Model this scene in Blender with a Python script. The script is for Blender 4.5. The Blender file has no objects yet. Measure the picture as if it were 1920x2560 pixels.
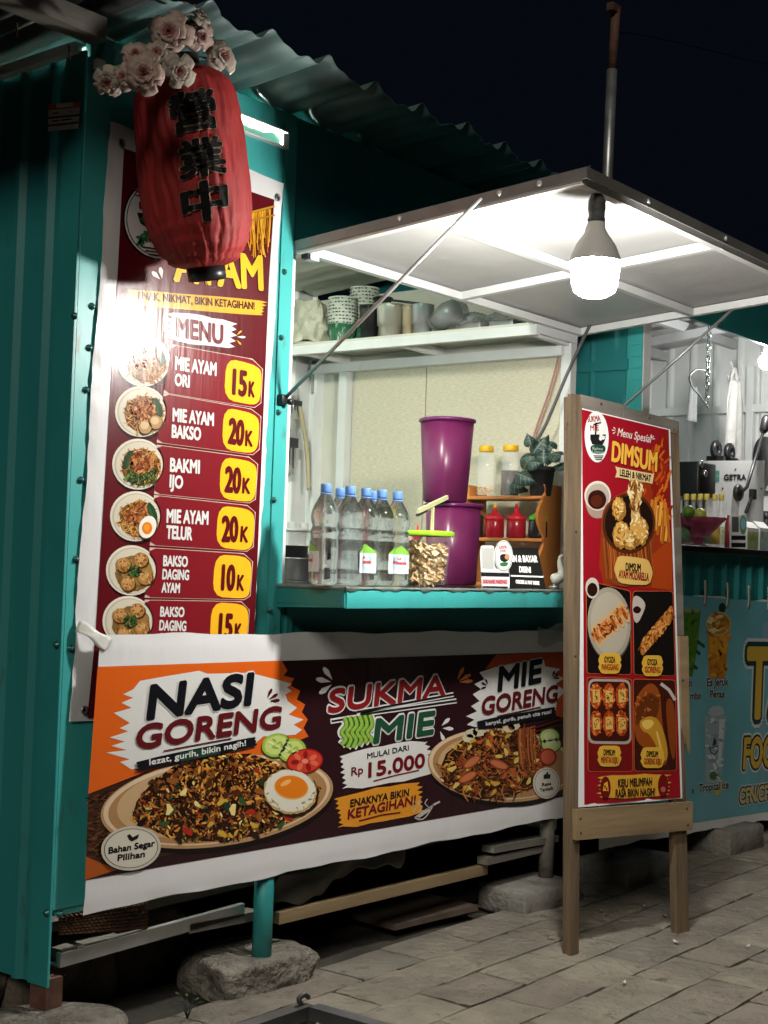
import bpy, bmesh, math, random
from math import sin, cos, pi, sqrt, atan2, radians
from mathutils import Vector, Matrix
random.seed(11)
SC = bpy.context.scene
COL = SC.collection
V3 = Vector
# ------------------------------------------------------------------ camera
F = 3550.0                                   # focal length in photo pixels (photo 1920 wide)
CP = V3((-2.64, -3.213, 1.30))               # camera position
def _rot():
    px = lambda x, y: V3(((x-960)/F, -(y-1280)/F, -1.0))
    hy, roll, vx = 1414.0, 0.033, 3700.0
    X = px(vx, hy+roll*(vx-960)).normalized()
    up = px(960, hy).cross(px(2960, hy+roll*2000)).normalized()
    if up.y < 0: up = -up
    return Matrix((X, up.cross(X), up))
RT = _rot()                                  # camera axes -> world
cd = bpy.data.cameras.new('camera'); cam = bpy.data.objects.new('camera', cd); COL.objects.link(cam)
cd.sensor_fit = 'HORIZONTAL'; cd.sensor_width = 36.0; cd.lens = F/1920*36
cd.clip_start = 0.05; cd.clip_end = 500
cam.matrix_world = Matrix.Translation(CP) @ RT.to_4x4()
SC.camera = cam
# ------------------------------------------------------------------ night sky, street light, exposure
W = bpy.data.worlds.new('World'); SC.world = W; W.use_nodes = True
nt = W.node_tree; bg = nt.nodes['Background']
bg.inputs[0].default_value = (0.13, 0.20, 0.36, 1); bg.inputs[1].default_value = 0.012
sd = bpy.data.lights.new('street_light', 'SUN'); sd.energy = 0.92; sd.angle = radians(14); sd.color = (1.0, 0.93, 0.80)
so = bpy.data.objects.new('street_light', sd); COL.objects.link(so)
so.rotation_euler = V3((-0.80, -0.42, 0.55)).to_track_quat('Z', 'Y').to_euler()
SC.view_settings.view_transform = 'Standard'; SC.view_settings.look = 'None'
SC.view_settings.exposure = 0.14; SC.view_settings.gamma = 1.0
cy = SC.cycles
cy.use_denoising = True
cy.caustics_reflective = False; cy.caustics_refractive = False
cy.max_bounces = 10; cy.transmission_bounces = 10; cy.transparent_max_bounces = 12
cy.sample_clamp_indirect = 4.0

def ray(px, py): return RT @ V3(((px-960)/F, -(py-1280)/F, -1.0))
def at(px, py, x=None, y=None, z=None):      # a photo pixel -> the point on a real plane
    d = ray(px, py)
    if x is not None: t = (x-CP.x)/d.x
    elif y is not None: t = (y-CP.y)/d.y
    else: t = (z-CP.z)/d.z
    return CP + d*t
GZ = -0.10                                   # pavement level
# ------------------------------------------------------------------ materials
def lin(c):
    if isinstance(c, str):
        c = c.lstrip('#'); c = [int(c[i:i+2], 16)/255 for i in (0, 2, 4)]
        c = [v/12.92 if v <= 0.04045 else ((v+0.055)/1.055)**2.4 for v in c]
    return tuple(c)
MATS = {}
def M(name, col, rough=0.5, metal=0.0, var=None, bump=None, trans=0.0, ior=1.45, alpha=1.0, stretch=(1, 1, 1),
      dirt=None, coat=0.0, emit=None, spec=0.5, sss=0.0):
    if name in MATS: return MATS[name]
    m = bpy.data.materials.new(name); m.use_nodes = True; MATS[name] = m
    n = m.node_tree.nodes; l = m.node_tree.links; b = n['Principled BSDF']
    c = lin(col)
    b.inputs['Base Color'].default_value = (*c, 1); b.inputs['Roughness'].default_value = rough
    b.inputs['Metallic'].default_value = metal; b.inputs['IOR'].default_value = ior
    b.inputs['Transmission Weight'].default_value = trans; b.inputs['Alpha'].default_value = alpha
    b.inputs['Coat Weight'].default_value = coat; b.inputs['Specular IOR Level'].default_value = spec
    if sss: b.inputs['Subsurface Weight'].default_value = sss; b.inputs['Subsurface Radius'].default_value = (.02, .012, .008)
    if emit:
        b.inputs['Emission Color'].default_value = (*emit[0], 1); b.inputs['Emission Strength'].default_value = emit[1]
    tc = mp = None
    if var or bump or dirt:
        tc = n.new('ShaderNodeNewGeometry'); mp = n.new('ShaderNodeMapping'); l.new(tc.outputs['Position'], mp.inputs[0])
        mp.inputs['Scale'].default_value = stretch
    src = None
    if var:                                  # (scale, amount[, second colour])
        t = n.new('ShaderNodeTexNoise'); t.inputs['Scale'].default_value = var[0]; t.inputs['Detail'].default_value = 6
        l.new(mp.outputs[0], t.inputs[0])
        r = n.new('ShaderNodeMapRange'); r.inputs[1].default_value = 0.3; r.inputs[2].default_value = 0.7
        l.new(t.outputs[0], r.inputs[0])
        mx = n.new('ShaderNodeMix'); mx.data_type = 'RGBA'; l.new(r.outputs[0], mx.inputs[0])
        c2 = lin(var[2]) if len(var) > 2 else tuple(min(1, v*(1+var[1])) for v in c)
        mx.inputs[6].default_value = (*(tuple(v*(1-var[1]) for v in c) if len(var) < 3 else c), 1)
        mx.inputs[7].default_value = (*c2, 1); src = mx.outputs[2]
        rr = n.new('ShaderNodeMapRange'); rr.inputs[3].default_value = max(0.02, rough-0.08); rr.inputs[4].default_value = min(1, rough+0.12)
        l.new(t.outputs[0], rr.inputs[0]); l.new(rr.outputs[0], b.inputs['Roughness'])
    if dirt:                                 # (scale, colour, threshold)
        t = n.new('ShaderNodeTexNoise'); t.inputs['Scale'].default_value = dirt[0]; t.inputs['Detail'].default_value = 8; t.inputs['Roughness'].default_value = .7
        l.new(mp.outputs[0], t.inputs[0])
        r = n.new('ShaderNodeMapRange'); r.inputs[1].default_value = dirt[2]; r.inputs[2].default_value = dirt[2]+0.12
        l.new(t.outputs[0], r.inputs[0])
        mx = n.new('ShaderNodeMix'); mx.data_type = 'RGBA'; l.new(r.outputs[0], mx.inputs[0])
        if src: l.new(src, mx.inputs[6])
        else: mx.inputs[6].default_value = (*c, 1)
        mx.inputs[7].default_value = (*lin(dirt[1]), 1); src = mx.outputs[2]
    if src: l.new(src, b.inputs['Base Color'])
    if bump:                                 # (scale, strength, distance)
        t = n.new('ShaderNodeTexNoise'); t.inputs['Scale'].default_value = bump[0]; t.inputs['Detail'].default_value = 5
        l.new(mp.outputs[0], t.inputs[0])
        bp = n.new('ShaderNodeBump'); bp.inputs['Strength'].default_value = bump[1]; bp.inputs['Distance'].default_value = bump[2]
        l.new(t.outputs[0], bp.inputs['Height']); l.new(bp.outputs[0], b.inputs['Normal'])
    return m
def ink(c, k=1.0, rough=0.25):               # printed colour on glossy vinyl, with the sheet's faint ripples
    key = 'ink_%s_%.2f_%.2f' % (c, k, rough)
    if key in MATS: return MATS[key]
    return M(key, tuple(min(.85, v*k) for v in lin(c)), rough=rough, bump=(5, .12, .01), stretch=(9, 1, .8), spec=.5)
# ------------------------------------------------------------------ mesh builder and scene tree
RM = {}                                      # thing name -> its matrix
class MB:
    def __init__(s): s.v = []; s.f = []; s.mi = []; s.mats = []; s.sm = []
    def m(s, mat):
        if mat not in s.mats: s.mats.append(mat)
        return s.mats.index(mat)
    def add(s, vs, fs, mat, smooth=False):
        k = len(s.v); s.v += [V3(p) for p in vs]; i = s.m(mat)
        for f in fs: s.f.append([j+k for j in f]); s.mi.append(i); s.sm.append(smooth)
    def box(s, c, d, mat, R=None, bev=0.0):
        c = V3(c); h = V3(d)/2
        if bev <= 0:
            vs = [V3((sx*h.x, sy*h.y, sz*h.z)) for sz in (-1, 1) for sx, sy in ((-1, -1), (1, -1), (1, 1), (-1, 1))]
            fs = [(3, 2, 1, 0), (4, 5, 6, 7), (0, 1, 5, 4), (1, 2, 6, 5), (2, 3, 7, 6), (3, 0, 4, 7)]
        else:
            bm = bmesh.new(); bmesh.ops.create_cube(bm, size=1)
            for v in bm.verts: v.co = V3((v.co.x*d[0], v.co.y*d[1], v.co.z*d[2]))
            bmesh.ops.bevel(bm, geom=bm.edges[:], offset=bev, segments=2, affect='EDGES', profile=.5)
            bm.verts.index_update(); vs = [v.co.copy() for v in bm.verts]; fs = [[v.index for v in f.verts] for f in bm.faces]; bm.free()
        if R: vs = [R @ p for p in vs]
        s.add([c+p for p in vs], fs, mat, bev > 0)
        return s
    def bar(s, a, b, w, h, mat, up=(0, 0, 1)):       # a rectangular bar from a to b
        a = V3(a); b = V3(b); d = (b-a); L = d.length; d.normalize(); u = V3(up)
        if abs(d.dot(u)) > .98: u = V3((0, 1, 0))
        x = d.cross(u).normalized(); z = x.cross(d)
        vs = [p + x*w/2*i + z*h/2*j for p in (a, b) for i, j in ((-1, -1), (1, -1), (1, 1), (-1, 1))]
        s.add(vs, [(0, 1, 2, 3), (7, 6, 5, 4), (0, 4, 5, 1), (1, 5, 6, 2), (2, 6, 7, 3), (3, 7, 4, 0)], mat)
        return s
    def tube(s, pts, r, mat, n=10, cap=True):
        pts = [V3(p) for p in pts]; k = len(pts); rr = r if isinstance(r, (list, tuple)) else [r]*k
        vs = []; ref = None
        for i, p in enumerate(pts):
            d = (pts[min(i+1, k-1)]-pts[max(i-1, 0)]).normalized()
            if ref is None: ref = d.orthogonal().normalized()
            ref = (ref - d*ref.dot(d)).normalized(); y = d.cross(ref)
            for j in range(n):
                a = 2*pi*j/n; vs.append(p+(ref*cos(a)+y*sin(a))*rr[i])
        fs = [(i*n+j, i*n+(j+1) % n, (i+1)*n+(j+1) % n, (i+1)*n+j) for i in range(k-1) for j in range(n)]
        if cap: fs += [list(range(n))[::-1], [(k-1)*n+j for j in range(n)]]
        s.add(vs, fs, mat, True); return s
    def lathe(s, prof, c, mat, n=28, axis=(0, 0, 1), fn=None, close=True, smooth=True):   # prof: (radius, height) list
        c = V3(c); q = V3((0, 0, 1)).rotation_difference(V3(axis)); vs = []
        for i, (r, h) in enumerate(prof):
            for j in range(n):
                a = 2*pi*j/n; rr = r*(fn(a, h) if fn else 1)
                vs.append(c + q @ V3((rr*cos(a), rr*sin(a), h)))
        k = len(prof)
        fs = [(i*n+j, i*n+(j+1) % n, (i+1)*n+(j+1) % n, (i+1)*n+j) for i in range(k-1) for j in range(n)]
        if close: fs += [list(range(n))[::-1], [(k-1)*n+j for j in range(n)]]
        s.add(vs, fs, mat, smooth); return s
    def grid(s, fn, nu, nv, mat, smooth=True):
        vs = [fn(i/nu, j/nv) for j in range(nv+1) for i in range(nu+1)]
        fs = [(j*(nu+1)+i, j*(nu+1)+i+1, (j+1)*(nu+1)+i+1, (j+1)*(nu+1)+i) for j in range(nv) for i in range(nu)]
        s.add(vs, fs, mat, smooth); return s
    def build(s, name, parent=None, world=True, solid=0.0):
        me = bpy.data.meshes.new(name)
        vs = s.v; loc = None
        root = parent
        while root is not None and root.parent: root = root.parent
        if root is not None and world and root.name in RM:
            inv = RM[root.name].inverted(); vs = [inv @ p for p in vs]
        elif parent is None and world:
            lo = [min(p[i] for p in vs) for i in range(3)]; hi = [max(p[i] for p in vs) for i in range(3)]
            loc = V3(((lo[0]+hi[0])/2, (lo[1]+hi[1])/2, lo[2])); vs = [p-loc for p in vs]
        me.from_pydata([tuple(p) for p in vs], [], s.f)
        for mt in s.mats: me.materials.append(mt)
        me.polygons.foreach_set('material_index', s.mi); me.polygons.foreach_set('use_smooth', s.sm)
        me.update()
        o = bpy.data.objects.new(name, me); COL.objects.link(o)
        if parent: o.parent = parent
        if loc is not None:
            o.location = loc; RM[o.name] = Matrix.Translation(loc)
        if solid:
            md = o.modifiers.new('thickness', 'SOLIDIFY'); md.thickness = solid; md.offset = 0
        return o
def tag(o, label=None, cat=None, group=None, kind=None):
    if label: o['label'] = label
    if cat: o['category'] = cat
    if group: o['group'] = group
    if kind: o['kind'] = kind
    return o
def thing(name, label, cat, loc=(0, 0, 0), rz=0.0, group=None):
    o = bpy.data.objects.new(name, None); COL.objects.link(o); o.empty_display_size = .05
    o.location = loc; o.rotation_euler = (0, 0, rz)
    RM[o.name] = Matrix.Translation(V3(loc)) @ Matrix.Rotation(rz, 4, 'Z')
    return tag(o, label, cat, group)
def dup(root, loc, rz=0.0, label=None):
    r = root.copy(); COL.objects.link(r); r.location = loc; r.rotation_euler = (0, 0, rz)
    if label: r['label'] = label
    def rec(o, p):
        for ch in [c for c in o.children]:
            k = ch.copy(); COL.objects.link(k); k.parent = p; rec(ch, k)
    rec(root, r)
    return r
def ease(pts, n=8):                          # smooth curve through points
    pts = [V3(p) for p in pts]; out = []
    for i in range(len(pts)-1):
        p0 = pts[max(i-1, 0)]; p1 = pts[i]; p2 = pts[i+1]; p3 = pts[min(i+2, len(pts)-1)]
        for k in range(n):
            t = k/n
            out.append(.5*((2*p1)+(p2-p0)*t+(2*p0-5*p1+4*p2-p3)*t*t+(3*p1-p0-3*p2+p3)*t**3))
    out.append(pts[-1]); return out
# ------------------------------------------------------------------ lettering
_tc = {}
def text2d(s, off=0.02, sp=1.0):
    key = (s, off, sp)
    if key in _tc: return _tc[key]
    cu = bpy.data.curves.new('lettering', 'FONT'); cu.body = s; cu.size = 1; cu.offset = off; cu.space_character = sp; cu.resolution_u = 4
    o = bpy.data.objects.new('lettering', cu); COL.objects.link(o)
    bpy.context.view_layer.update()
    me = bpy.data.meshes.new_from_object(o.evaluated_get(bpy.context.evaluated_depsgraph_get()))
    r = ([(v.co.x, v.co.y) for v in me.vertices], [list(p.vertices) for p in me.polygons])
    bpy.data.objects.remove(o); bpy.data.curves.remove(cu); bpy.data.meshes.remove(me)
    _tc[key] = r; return r
CAPH = 0.729
class Surf:                                  # a flat printed sheet in the world: pixel of the photo -> point on the sheet
    def __init__(s, o, U, Vv):
        s.o = V3(o); s.U = V3(U).normalized(); s.N = s.U.cross(V3(Vv)).normalized(); s.V = s.N.cross(s.U)
        if s.N.dot(CP-s.o) < 0: s.N = -s.N
    def uv(s, p):
        d = ray(*p); t = (s.o-CP).dot(s.N)/d.dot(s.N); q = CP+d*t-s.o
        return (q.dot(s.U), q.dot(s.V))
    def pt(s, u, v, k=0): return s.o+s.U*u+s.V*v+s.N*(k*0.0005)
    def p(s, px, k=0): return s.pt(*s.uv(px), k)
    def poly(s, mb, pts, mat, k):
        mb.add([s.p(q, k) for q in pts], [list(range(len(pts)))], mat)
    def text(s, mb, t, p0, p1, h, mat, k, off=0.02, shear=0.0, outl=(), sp=1.0):
        a = V3(s.uv(p0)); b = V3(s.uv(p1)); c = V3(s.uv((p0[0], p0[1]-h)))
        e = (b-a); Lw = e.length; e = e/Lw; f = V3((-e.y, e.x)); hh = abs((c-a).dot(f))
        vs, fs = text2d(t, off, sp)
        x0 = min(v[0] for v in vs); x1 = max(v[0] for v in vs)
        sx = Lw/(x1-x0); sy = hh/CAPH
        vs, fs = text2d(t, 0.0, sp)
        r0 = max(0.0, off-.004)*1.15
        jobs = [(oo*1.15, mm, kk) for oo, mm, kk in outl]+[(r0, mat, k)]
        for r, mm, kk in jobs:               # bold: the glyphs laid over themselves on a small circle
            nn = 1 if r < .004 else (8 if r < .05 else 14)
            for i in range(nn):
                dx, dy = (0, 0) if nn == 1 else (r*sy*cos(2*pi*i/nn), r*sy*sin(2*pi*i/nn))
                pts = []
                for x, y in vs:
                    q = a+e*((x-x0)*sx+shear*y*sy+dx)+f*(y*sy+dy); pts.append(s.pt(q.x, q.y, kk+i*.06))
                mb.add(pts, fs, mm)
    def brush(s, mb, p0, p1, h, mat, k, teeth=6, jag=0.5, seed=0, tail=True):    # brush stroke patch: centre line p0-p1, half height h
        rg = random.Random(seed+int(p0[0])); p0 = V3(p0); p1 = V3(p1); d = (p1-p0); n = V3((-d.y, d.x)).normalized()
        if n.y > 0: n = -n
        L = d.length; e = d/L; pts = []
        for i in range(7):
            t = i/6; pts.append(p0+d*t+n*(h*(1+rg.uniform(-.05, .07))*(1-.12*abs(2*t-1)**3)))
        for i in range(1, teeth*2):
            y = h*(1-i/teeth); out = (h*jag*rg.uniform(.3, 1.0) if i % 2 else -h*jag*.15*rg.random())
            pts.append(p1+e*out+n*y)
        for i in range(7):
            t = 1-i/6; pts.append(p0+d*t-n*(h*(1+rg.uniform(-.05, .07))*(1-.12*abs(2*t-1)**3)))
        for i in range(1, teeth*2):
            y = -h*(1-i/teeth); out = (h*jag*rg.uniform(.3, 1.0) if i % 2 else -h*jag*.15*rg.random())
            pts.append(p0-e*out+n*y)
        s.poly(mb, [tuple(q) for q in pts], mat, k)
    def ell(s, mb, c, rx, ry, mat, k, rot=0.0, n=36, jit=0.0, a0=0, a1=2*pi, seed=1):
        rg = random.Random(seed+int(c[0]*7+c[1])); pts = []
        for i in range(n if a1-a0 > 6.2 else n+1):
            a = a0+(a1-a0)*i/n; j = 1+rg.uniform(-jit, jit)
            x = rx*cos(a)*j; y = ry*sin(a)*j
            pts.append((c[0]+x*cos(rot)-y*sin(rot), c[1]+x*sin(rot)+y*cos(rot)))
        s.poly(mb, pts, mat, k)
    def strip(s, mb, pts, w, mat, k):         # a printed line of pixel width w
        pts = [V3(p) for p in pts]; L = []; R = []
        for i, p in enumerate(pts):
            d = (pts[min(i+1, len(pts)-1)]-pts[max(i-1, 0)]).normalized(); n = V3((-d.y, d.x))*w/2
            L.append(tuple(p+n)); R.append(tuple(p-n))
        for i in range(len(pts)-1): s.poly(mb, [L[i], L[i+1], R[i+1], R[i]], mat, k)
    def rrect(s, mb, q, r, mat, k, ease_=4):  # rounded quadrilateral
        q = [V3(p) for p in q]; pts = []
        for i in range(4):
            p = q[i]; a = (q[i-1]-p).normalized(); b = (q[(i+1) % 4]-p).normalized(); rr = r[i] if isinstance(r, (list, tuple)) else r
            if rr <= 0: pts.append(tuple(p)); continue
            for j in range(ease_+1):
                t = j/ease_; pts.append(tuple(p+a*rr*(1-t)**2+b*rr*t**2))
        s.poly(mb, pts, mat, k)
    def flecks(s, mb, inside, box, n, size, mats, k, elong=2.0, seed=3, ang=None, curve=True, pick=None):
        rg = random.Random(seed); c = 0; tries = 0
        while c < n and tries < n*30:
            tries += 1
            x = rg.uniform(box[0], box[2]); y = rg.uniform(box[1], box[3])
            if not inside(x, y): continue
            c += 1; a = rg.uniform(0, pi) if ang is None else ang+rg.uniform(-.5, .5)
            L = rg.uniform(*size); w = L/elong/2
            dx, dy = cos(a)*L/2, sin(a)*L/2; nx, ny = -sin(a)*w, cos(a)*w; bx, by = (-sin(a)*L*.25*rg.uniform(-1, 1), cos(a)*L*.25*rg.uniform(-1, 1)) if curve else (0, 0)
            mt = pick(x, y, rg) if pick else rg.choice(mats)
            s.poly(mb, [(x-dx, y-dy), (x+bx+nx, y+by+ny), (x+dx, y+dy), (x+bx-nx, y+by-ny)] if not curve else
                   [(x-dx+nx*.5, y-dy+ny*.5), (x+bx+nx, y+by+ny), (x+dx+nx*.5, y+dy+ny*.5), (x+dx-nx*.5, y+dy-ny*.5), (x+bx-nx, y+by-ny), (x-dx-nx*.5, y-dy-ny*.5)], mt, k+(c % 6)*.25)
def chaikin(p, it=2, r=.25):
    p = [V3((*q, 0)) if len(q) == 2 else V3(q) for q in p]
    for _ in range(it):
        o = []
        for i in range(len(p)): a, b = p[i], p[(i+1) % len(p)]; o += [a.lerp(b, r), a.lerp(b, 1-r)]
        p = o
    return [(q.x, q.y) for q in p]
def inell(cx, cy, rx, ry, rot=0.0):
    def f(x, y):
        dx, dy = x-cx, y-cy; u = dx*cos(rot)+dy*sin(rot); v = -dx*sin(rot)+dy*cos(rot)
        return (u/rx)**2+(v/ry)**2 < 1
    return f
def inpoly(pts):
    def f(x, y):
        r = False; j = len(pts)-1
        for i in range(len(pts)):
            xi, yi = pts[i]; xj, yj = pts[j]
            if (yi > y) != (yj > y) and x < (xj-xi)*(y-yi)/(yj-yi)+xi: r = not r
            j = i
        return r
    return f
# ================================================================== materials of the place
TEAL = '#15938f'
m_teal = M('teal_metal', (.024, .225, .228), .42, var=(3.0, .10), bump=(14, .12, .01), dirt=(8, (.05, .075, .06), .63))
m_teal2 = M('teal_metal_light', (.050, .375, .365), .38, var=(4.0, .08), bump=(6, .25, .02), stretch=(1, 1, .35), dirt=(13, (.085, .13, .11), .595))  # lighter copy of the teal, bulb light put into its colour
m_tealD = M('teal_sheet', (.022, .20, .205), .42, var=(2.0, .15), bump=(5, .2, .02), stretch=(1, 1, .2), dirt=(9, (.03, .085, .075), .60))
m_white = M('white_paint', (.74, .75, .74), .42, var=(5, .06), dirt=(8, (.42, .40, .36), .66), bump=(20, .08, .01))
m_sheetw = M('white_sheet', (.56, .56, .555), .36, var=(2.5, .06), dirt=(3, (.50, .48, .44), .64), bump=(2.2, .5, .03))
m_gal = M('galvanised_steel', (.42, .43, .43), .38, metal=.75, var=(9, .18), bump=(25, .1, .01))
m_zinc = M('roof_zinc', (.065, .12, .117), .50, metal=.1, var=(5, .2), dirt=(6, (.14, .12, .10), .58))
m_cream = M('cream_ceiling', (.62, .60, .52), .5, var=(3, .08))
m_wall = M('wallpaper', (.62, .57, .44), .7, var=(190, .13), bump=(220, .4, .003), stretch=(1, .22, 1.3))
m_black = M('black_plastic', (.012, .012, .013), .35)
m_dark = M('dark_gap', (.010, .010, .010), .8)
m_rust = M('rusty_steel', (.10, .045, .03), .75, var=(14, .4), bump=(40, .3, .01))
m_wood = M('timber', (.165, .115, .066), .8, var=(34, .35, (.075, .050, .031)), bump=(60, .7, .008), stretch=(1, 1, .06), dirt=(16, (.04, .03, .022), .58))
m_woodx = M('timber_plank', (.27, .19, .10), .75, var=(12, .3, (.16, .11, .06)), bump=(20, .5, .01), stretch=(.12, .12, 1), dirt=(12, (.12, .085, .05), .68))
m_woodg = M('weathered_timber', (.125, .112, .095), .8, var=(12, .35), bump=(30, .5, .01), stretch=(.15, 1, 1))
m_woodd = M('dark_timber', (.085, .06, .045), .8, var=(10, .3), bump=(20, .4, .01))
m_stone = M('rough_stone', (.20, .185, .155), .92, var=(14, .45), bump=(34, 1.0, .035), dirt=(7, (.075, .068, .055), .55))
m_soil = M('dark_soil', (.045, .04, .034), .95, var=(6, .4), bump=(20, .8, .02))
m_rattan = M('rattan_mat', (.12, .06, .035), .7, var=(30, .4), bump=(60, .8, .01), stretch=(1, 1, 3))
m_pav = [M('paving_stone_%d' % i, c, .86, var=(5, .25), bump=(26, 1.0, .026), dirt=(9+2*i, (.085, .075, .06), .585)) for i, c in enumerate(((.225, .203, .165), (.195, .178, .148), (.25, .226, .182), (.21, .183, .152)))]
m_blackgap = M('joint_soil', (.025, .021, .016), .95, bump=(40, .6, .02), var=(20, .4))
m_screw = M('screw_head', (.05, .16, .15), .35, metal=.5)
m_wire = M('grey_cable', (.10, .10, .105), .5)
m_wirep = M('pink_cable', (.42, .24, .20), .5)
# ================================================================== ground
mb = MB()
mb.add([(-60, -60, GZ-.06), (60, -60, GZ-.06), (60, 60, GZ-.06), (-60, 60, GZ-.06)], [(0, 1, 2, 3)], m_blackgap)
tag(mb.build('ground'), kind='structure')
mb = MB()
rg = random.Random(5)
def slab(x0, x1, y0, y1, dz):
    g = .004; n = 4
    c = [rg.uniform(-.0025, .0025) for _ in range(8)]; tx, ty = rg.uniform(-.0022, .0022), rg.uniform(-.0022, .0022)
    ed = [rg.uniform(-.004, .005) for _ in range(40)]
    def fn(u, v):
        ui = u*(n+2); vi = v*(n+2)
        uu = min(max((ui-1)/n, 0), 1); vv = min(max((vi-1)/n, 0), 1)
        edge = (ui < .5 or ui > n+1.5 or vi < .5 or vi > n+1.5)
        x = x0+g+(x1-x0-2*g)*uu; y = y0+g+(y1-y0-2*g)*vv
        if uu in (0, 1): x += ed[int(vv*n)+(10 if uu else 0)]
        if vv in (0, 1): y += ed[int(uu*n)+(30 if vv else 20)]
        z = GZ+dz+tx*(uu-.5)*2+ty*(vv-.5)*2+c[int(uu*1.99)+2*int(vv*1.99)]*.6
        if uu in (0, 1) or vv in (0, 1): z -= .004
        if edge: z -= .06
        return V3((x, y, z))
    mb.grid(fn, n+2, n+2, rg.choice(m_pav), False)
PW, PH = .345, .212
for j in range(-34, 1):
    y1 = -.02+PH*j + .0; off = (.5*PW if j % 2 else 0)+.02*sin(j*3)
    for i in range(-14, 30):
        x0 = 1.545+off+PW*i
        if x0 < -3.2 or x0 > 9.5 or (j < -19 and x0 > 6): continue
        w = PW
        slab(x0, x0+w, y1-PH, y1, rg.uniform(-.0015, .0015))
tag(mb.build('pavement'), kind='structure')
mb = MB()
mb.grid(lambda u, v: V3((-3+13*u, -.02+4*v, GZ-.02-.02*random.random()-(.0 if v > 0 else .02))), 60, 30, m_soil)
tag(mb.build('soil'), kind='structure')
# ================================================================== stall one: corrugated shell
XC, XR, YB = .045, 2.88, 1.55
stall = thing('food_stall', 'teal metal food stall with hatch open under a white propped awning, standing on stones', 'stall', (1.4, .7, GZ))
def ribbed(mb, o, U, Vd, N, w, h, pitch, rw, d, mat, slope=.35):
    o, U, Vd, N = V3(o), V3(U), V3(Vd), V3(N); prof = []
    x = 0
    while x < w:
        a = rw*slope
        prof += [(x, 0), (x+pitch-rw, 0), (x+pitch-rw+a, d), (x+pitch-a, d)]
        x += pitch
    prof = [(min(a, w), b) for a, b in prof]+[(w, 0)]
    vs = []
    for a, b in prof: vs += [o+U*a+N*b, o+U*a+N*b+Vd*h]
    mb.add(vs, [(2*i, 2*i+2, 2*i+3, 2*i+1) for i in range(len(prof)-1)], mat)
# side wall facing left, ribs vertical
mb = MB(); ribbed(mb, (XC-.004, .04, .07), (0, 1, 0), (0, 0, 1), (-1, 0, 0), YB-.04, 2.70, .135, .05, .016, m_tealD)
mb.build('side_wall', stall)
# front panel left of the hatch, with the long slot near its top
SX0, SX1, SZ0, SZ1 = .655, .898, 2.700, 2.752
mb = MB()
def wallrect(x0, x1, z0, z1, mat, y=0.0, t=.02): mb.box(((x0+x1)/2, y+t/2, (z0+z1)/2), (x1-x0, t, z1-z0), mat)
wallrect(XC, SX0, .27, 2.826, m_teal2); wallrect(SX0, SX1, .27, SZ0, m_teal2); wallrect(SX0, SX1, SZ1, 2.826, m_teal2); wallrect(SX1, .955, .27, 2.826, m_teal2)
mb.build('front_panel', stall)
mb = MB()                                    # white frame of the slot
for a, b in (((SX0, -.004, SZ0), (SX1, -.004, SZ0)), ((SX0, -.004, SZ1), (SX1, -.004, SZ1))): mb.bar(a, b, .03, .006, m_white)
for x in (SX0, SX1): mb.bar((x, -.004, SZ0), (x, -.004, SZ1), .006, .03, m_white, up=(1, 0, 0))
mb.build('slot_frame', stall)
# folded corner trim, one flange on each wall
mb = MB()
mb.box((XC+.05, -.0045, 1.52), (.125, .003, 2.46), m_teal2)
mb.box((XC-.0235, .035, 1.42), (.003, .085, 2.69), m_teal); mb.box((XC-.0195, -.0035, 1.42), (.010, .005, 2.69), m_teal2)  # side flange in darker teal, its shade put into the colour
mb.build('corner_trim', stall)
mb = MB(); mb.box((.925, -.004, 1.55), (.062, .004, 2.48), m_teal2); mb.build('hatch_trim', stall)
mb = MB(); mb.box((XC+.018, .045, -.01), (.06, .07, .20), m_rust); mb.build('corner_leg', stall)
# screws along both trims
scr = [(229, 766), (214, 975), (201, 1200), (189, 1398), (176, 1621), (222, 870), (148, 2285), (702, 844), (695, 1031), (684, 1250), (672, 1525), (710, 680), (150, 2288)]
for q in scr[:12]:
    p = at(*q, y=-.006); mb = MB(); mb.lathe([(.011, 0), (.011, .003), (.0065, .0035), (.0065, .010), (.004, .012)], p, m_screw, 8, axis=(0, -1, 0)); mb.build('screw', stall)
for q in ((143, 1612), (118, 2282), (188, 790)):
    p = at(*q, x=XC-.026); mb = MB(); mb.lathe([(.011, 0), (.011, .003), (.0065, .0035), (.0065, .010)], p, m_screw, 8, axis=(-1, 0, 0)); mb.build('screw', stall)
# head panel over the hatch, darker teal copy for a wall in shade; jambs
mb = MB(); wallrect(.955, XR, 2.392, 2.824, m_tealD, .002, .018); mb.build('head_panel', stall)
mb = MB(); mb.bar((XR-.02, .02, 1.2), (XR-.02, .02, 2.40), .05, .05, m_white, up=(1, 0, 0)); mb.build('hatch_post', stall)
mb = MB(); mb.bar((.985, .045, .3), (.985, .045, 2.39), .04, .04, m_white, up=(1, 0, 0)); mb.build('hatch_post', stall)
# lower front wall under the counter
mb = MB(); wallrect(.955, XR, .27, 1.165, m_tealD, 0.002, .018); mb.bar((1.0, -.004, .3), (1.0, -.004, 1.16), .012, .03, m_tealD, up=(1, 0, 0)); mb.build('lower_panel', stall)
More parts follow.
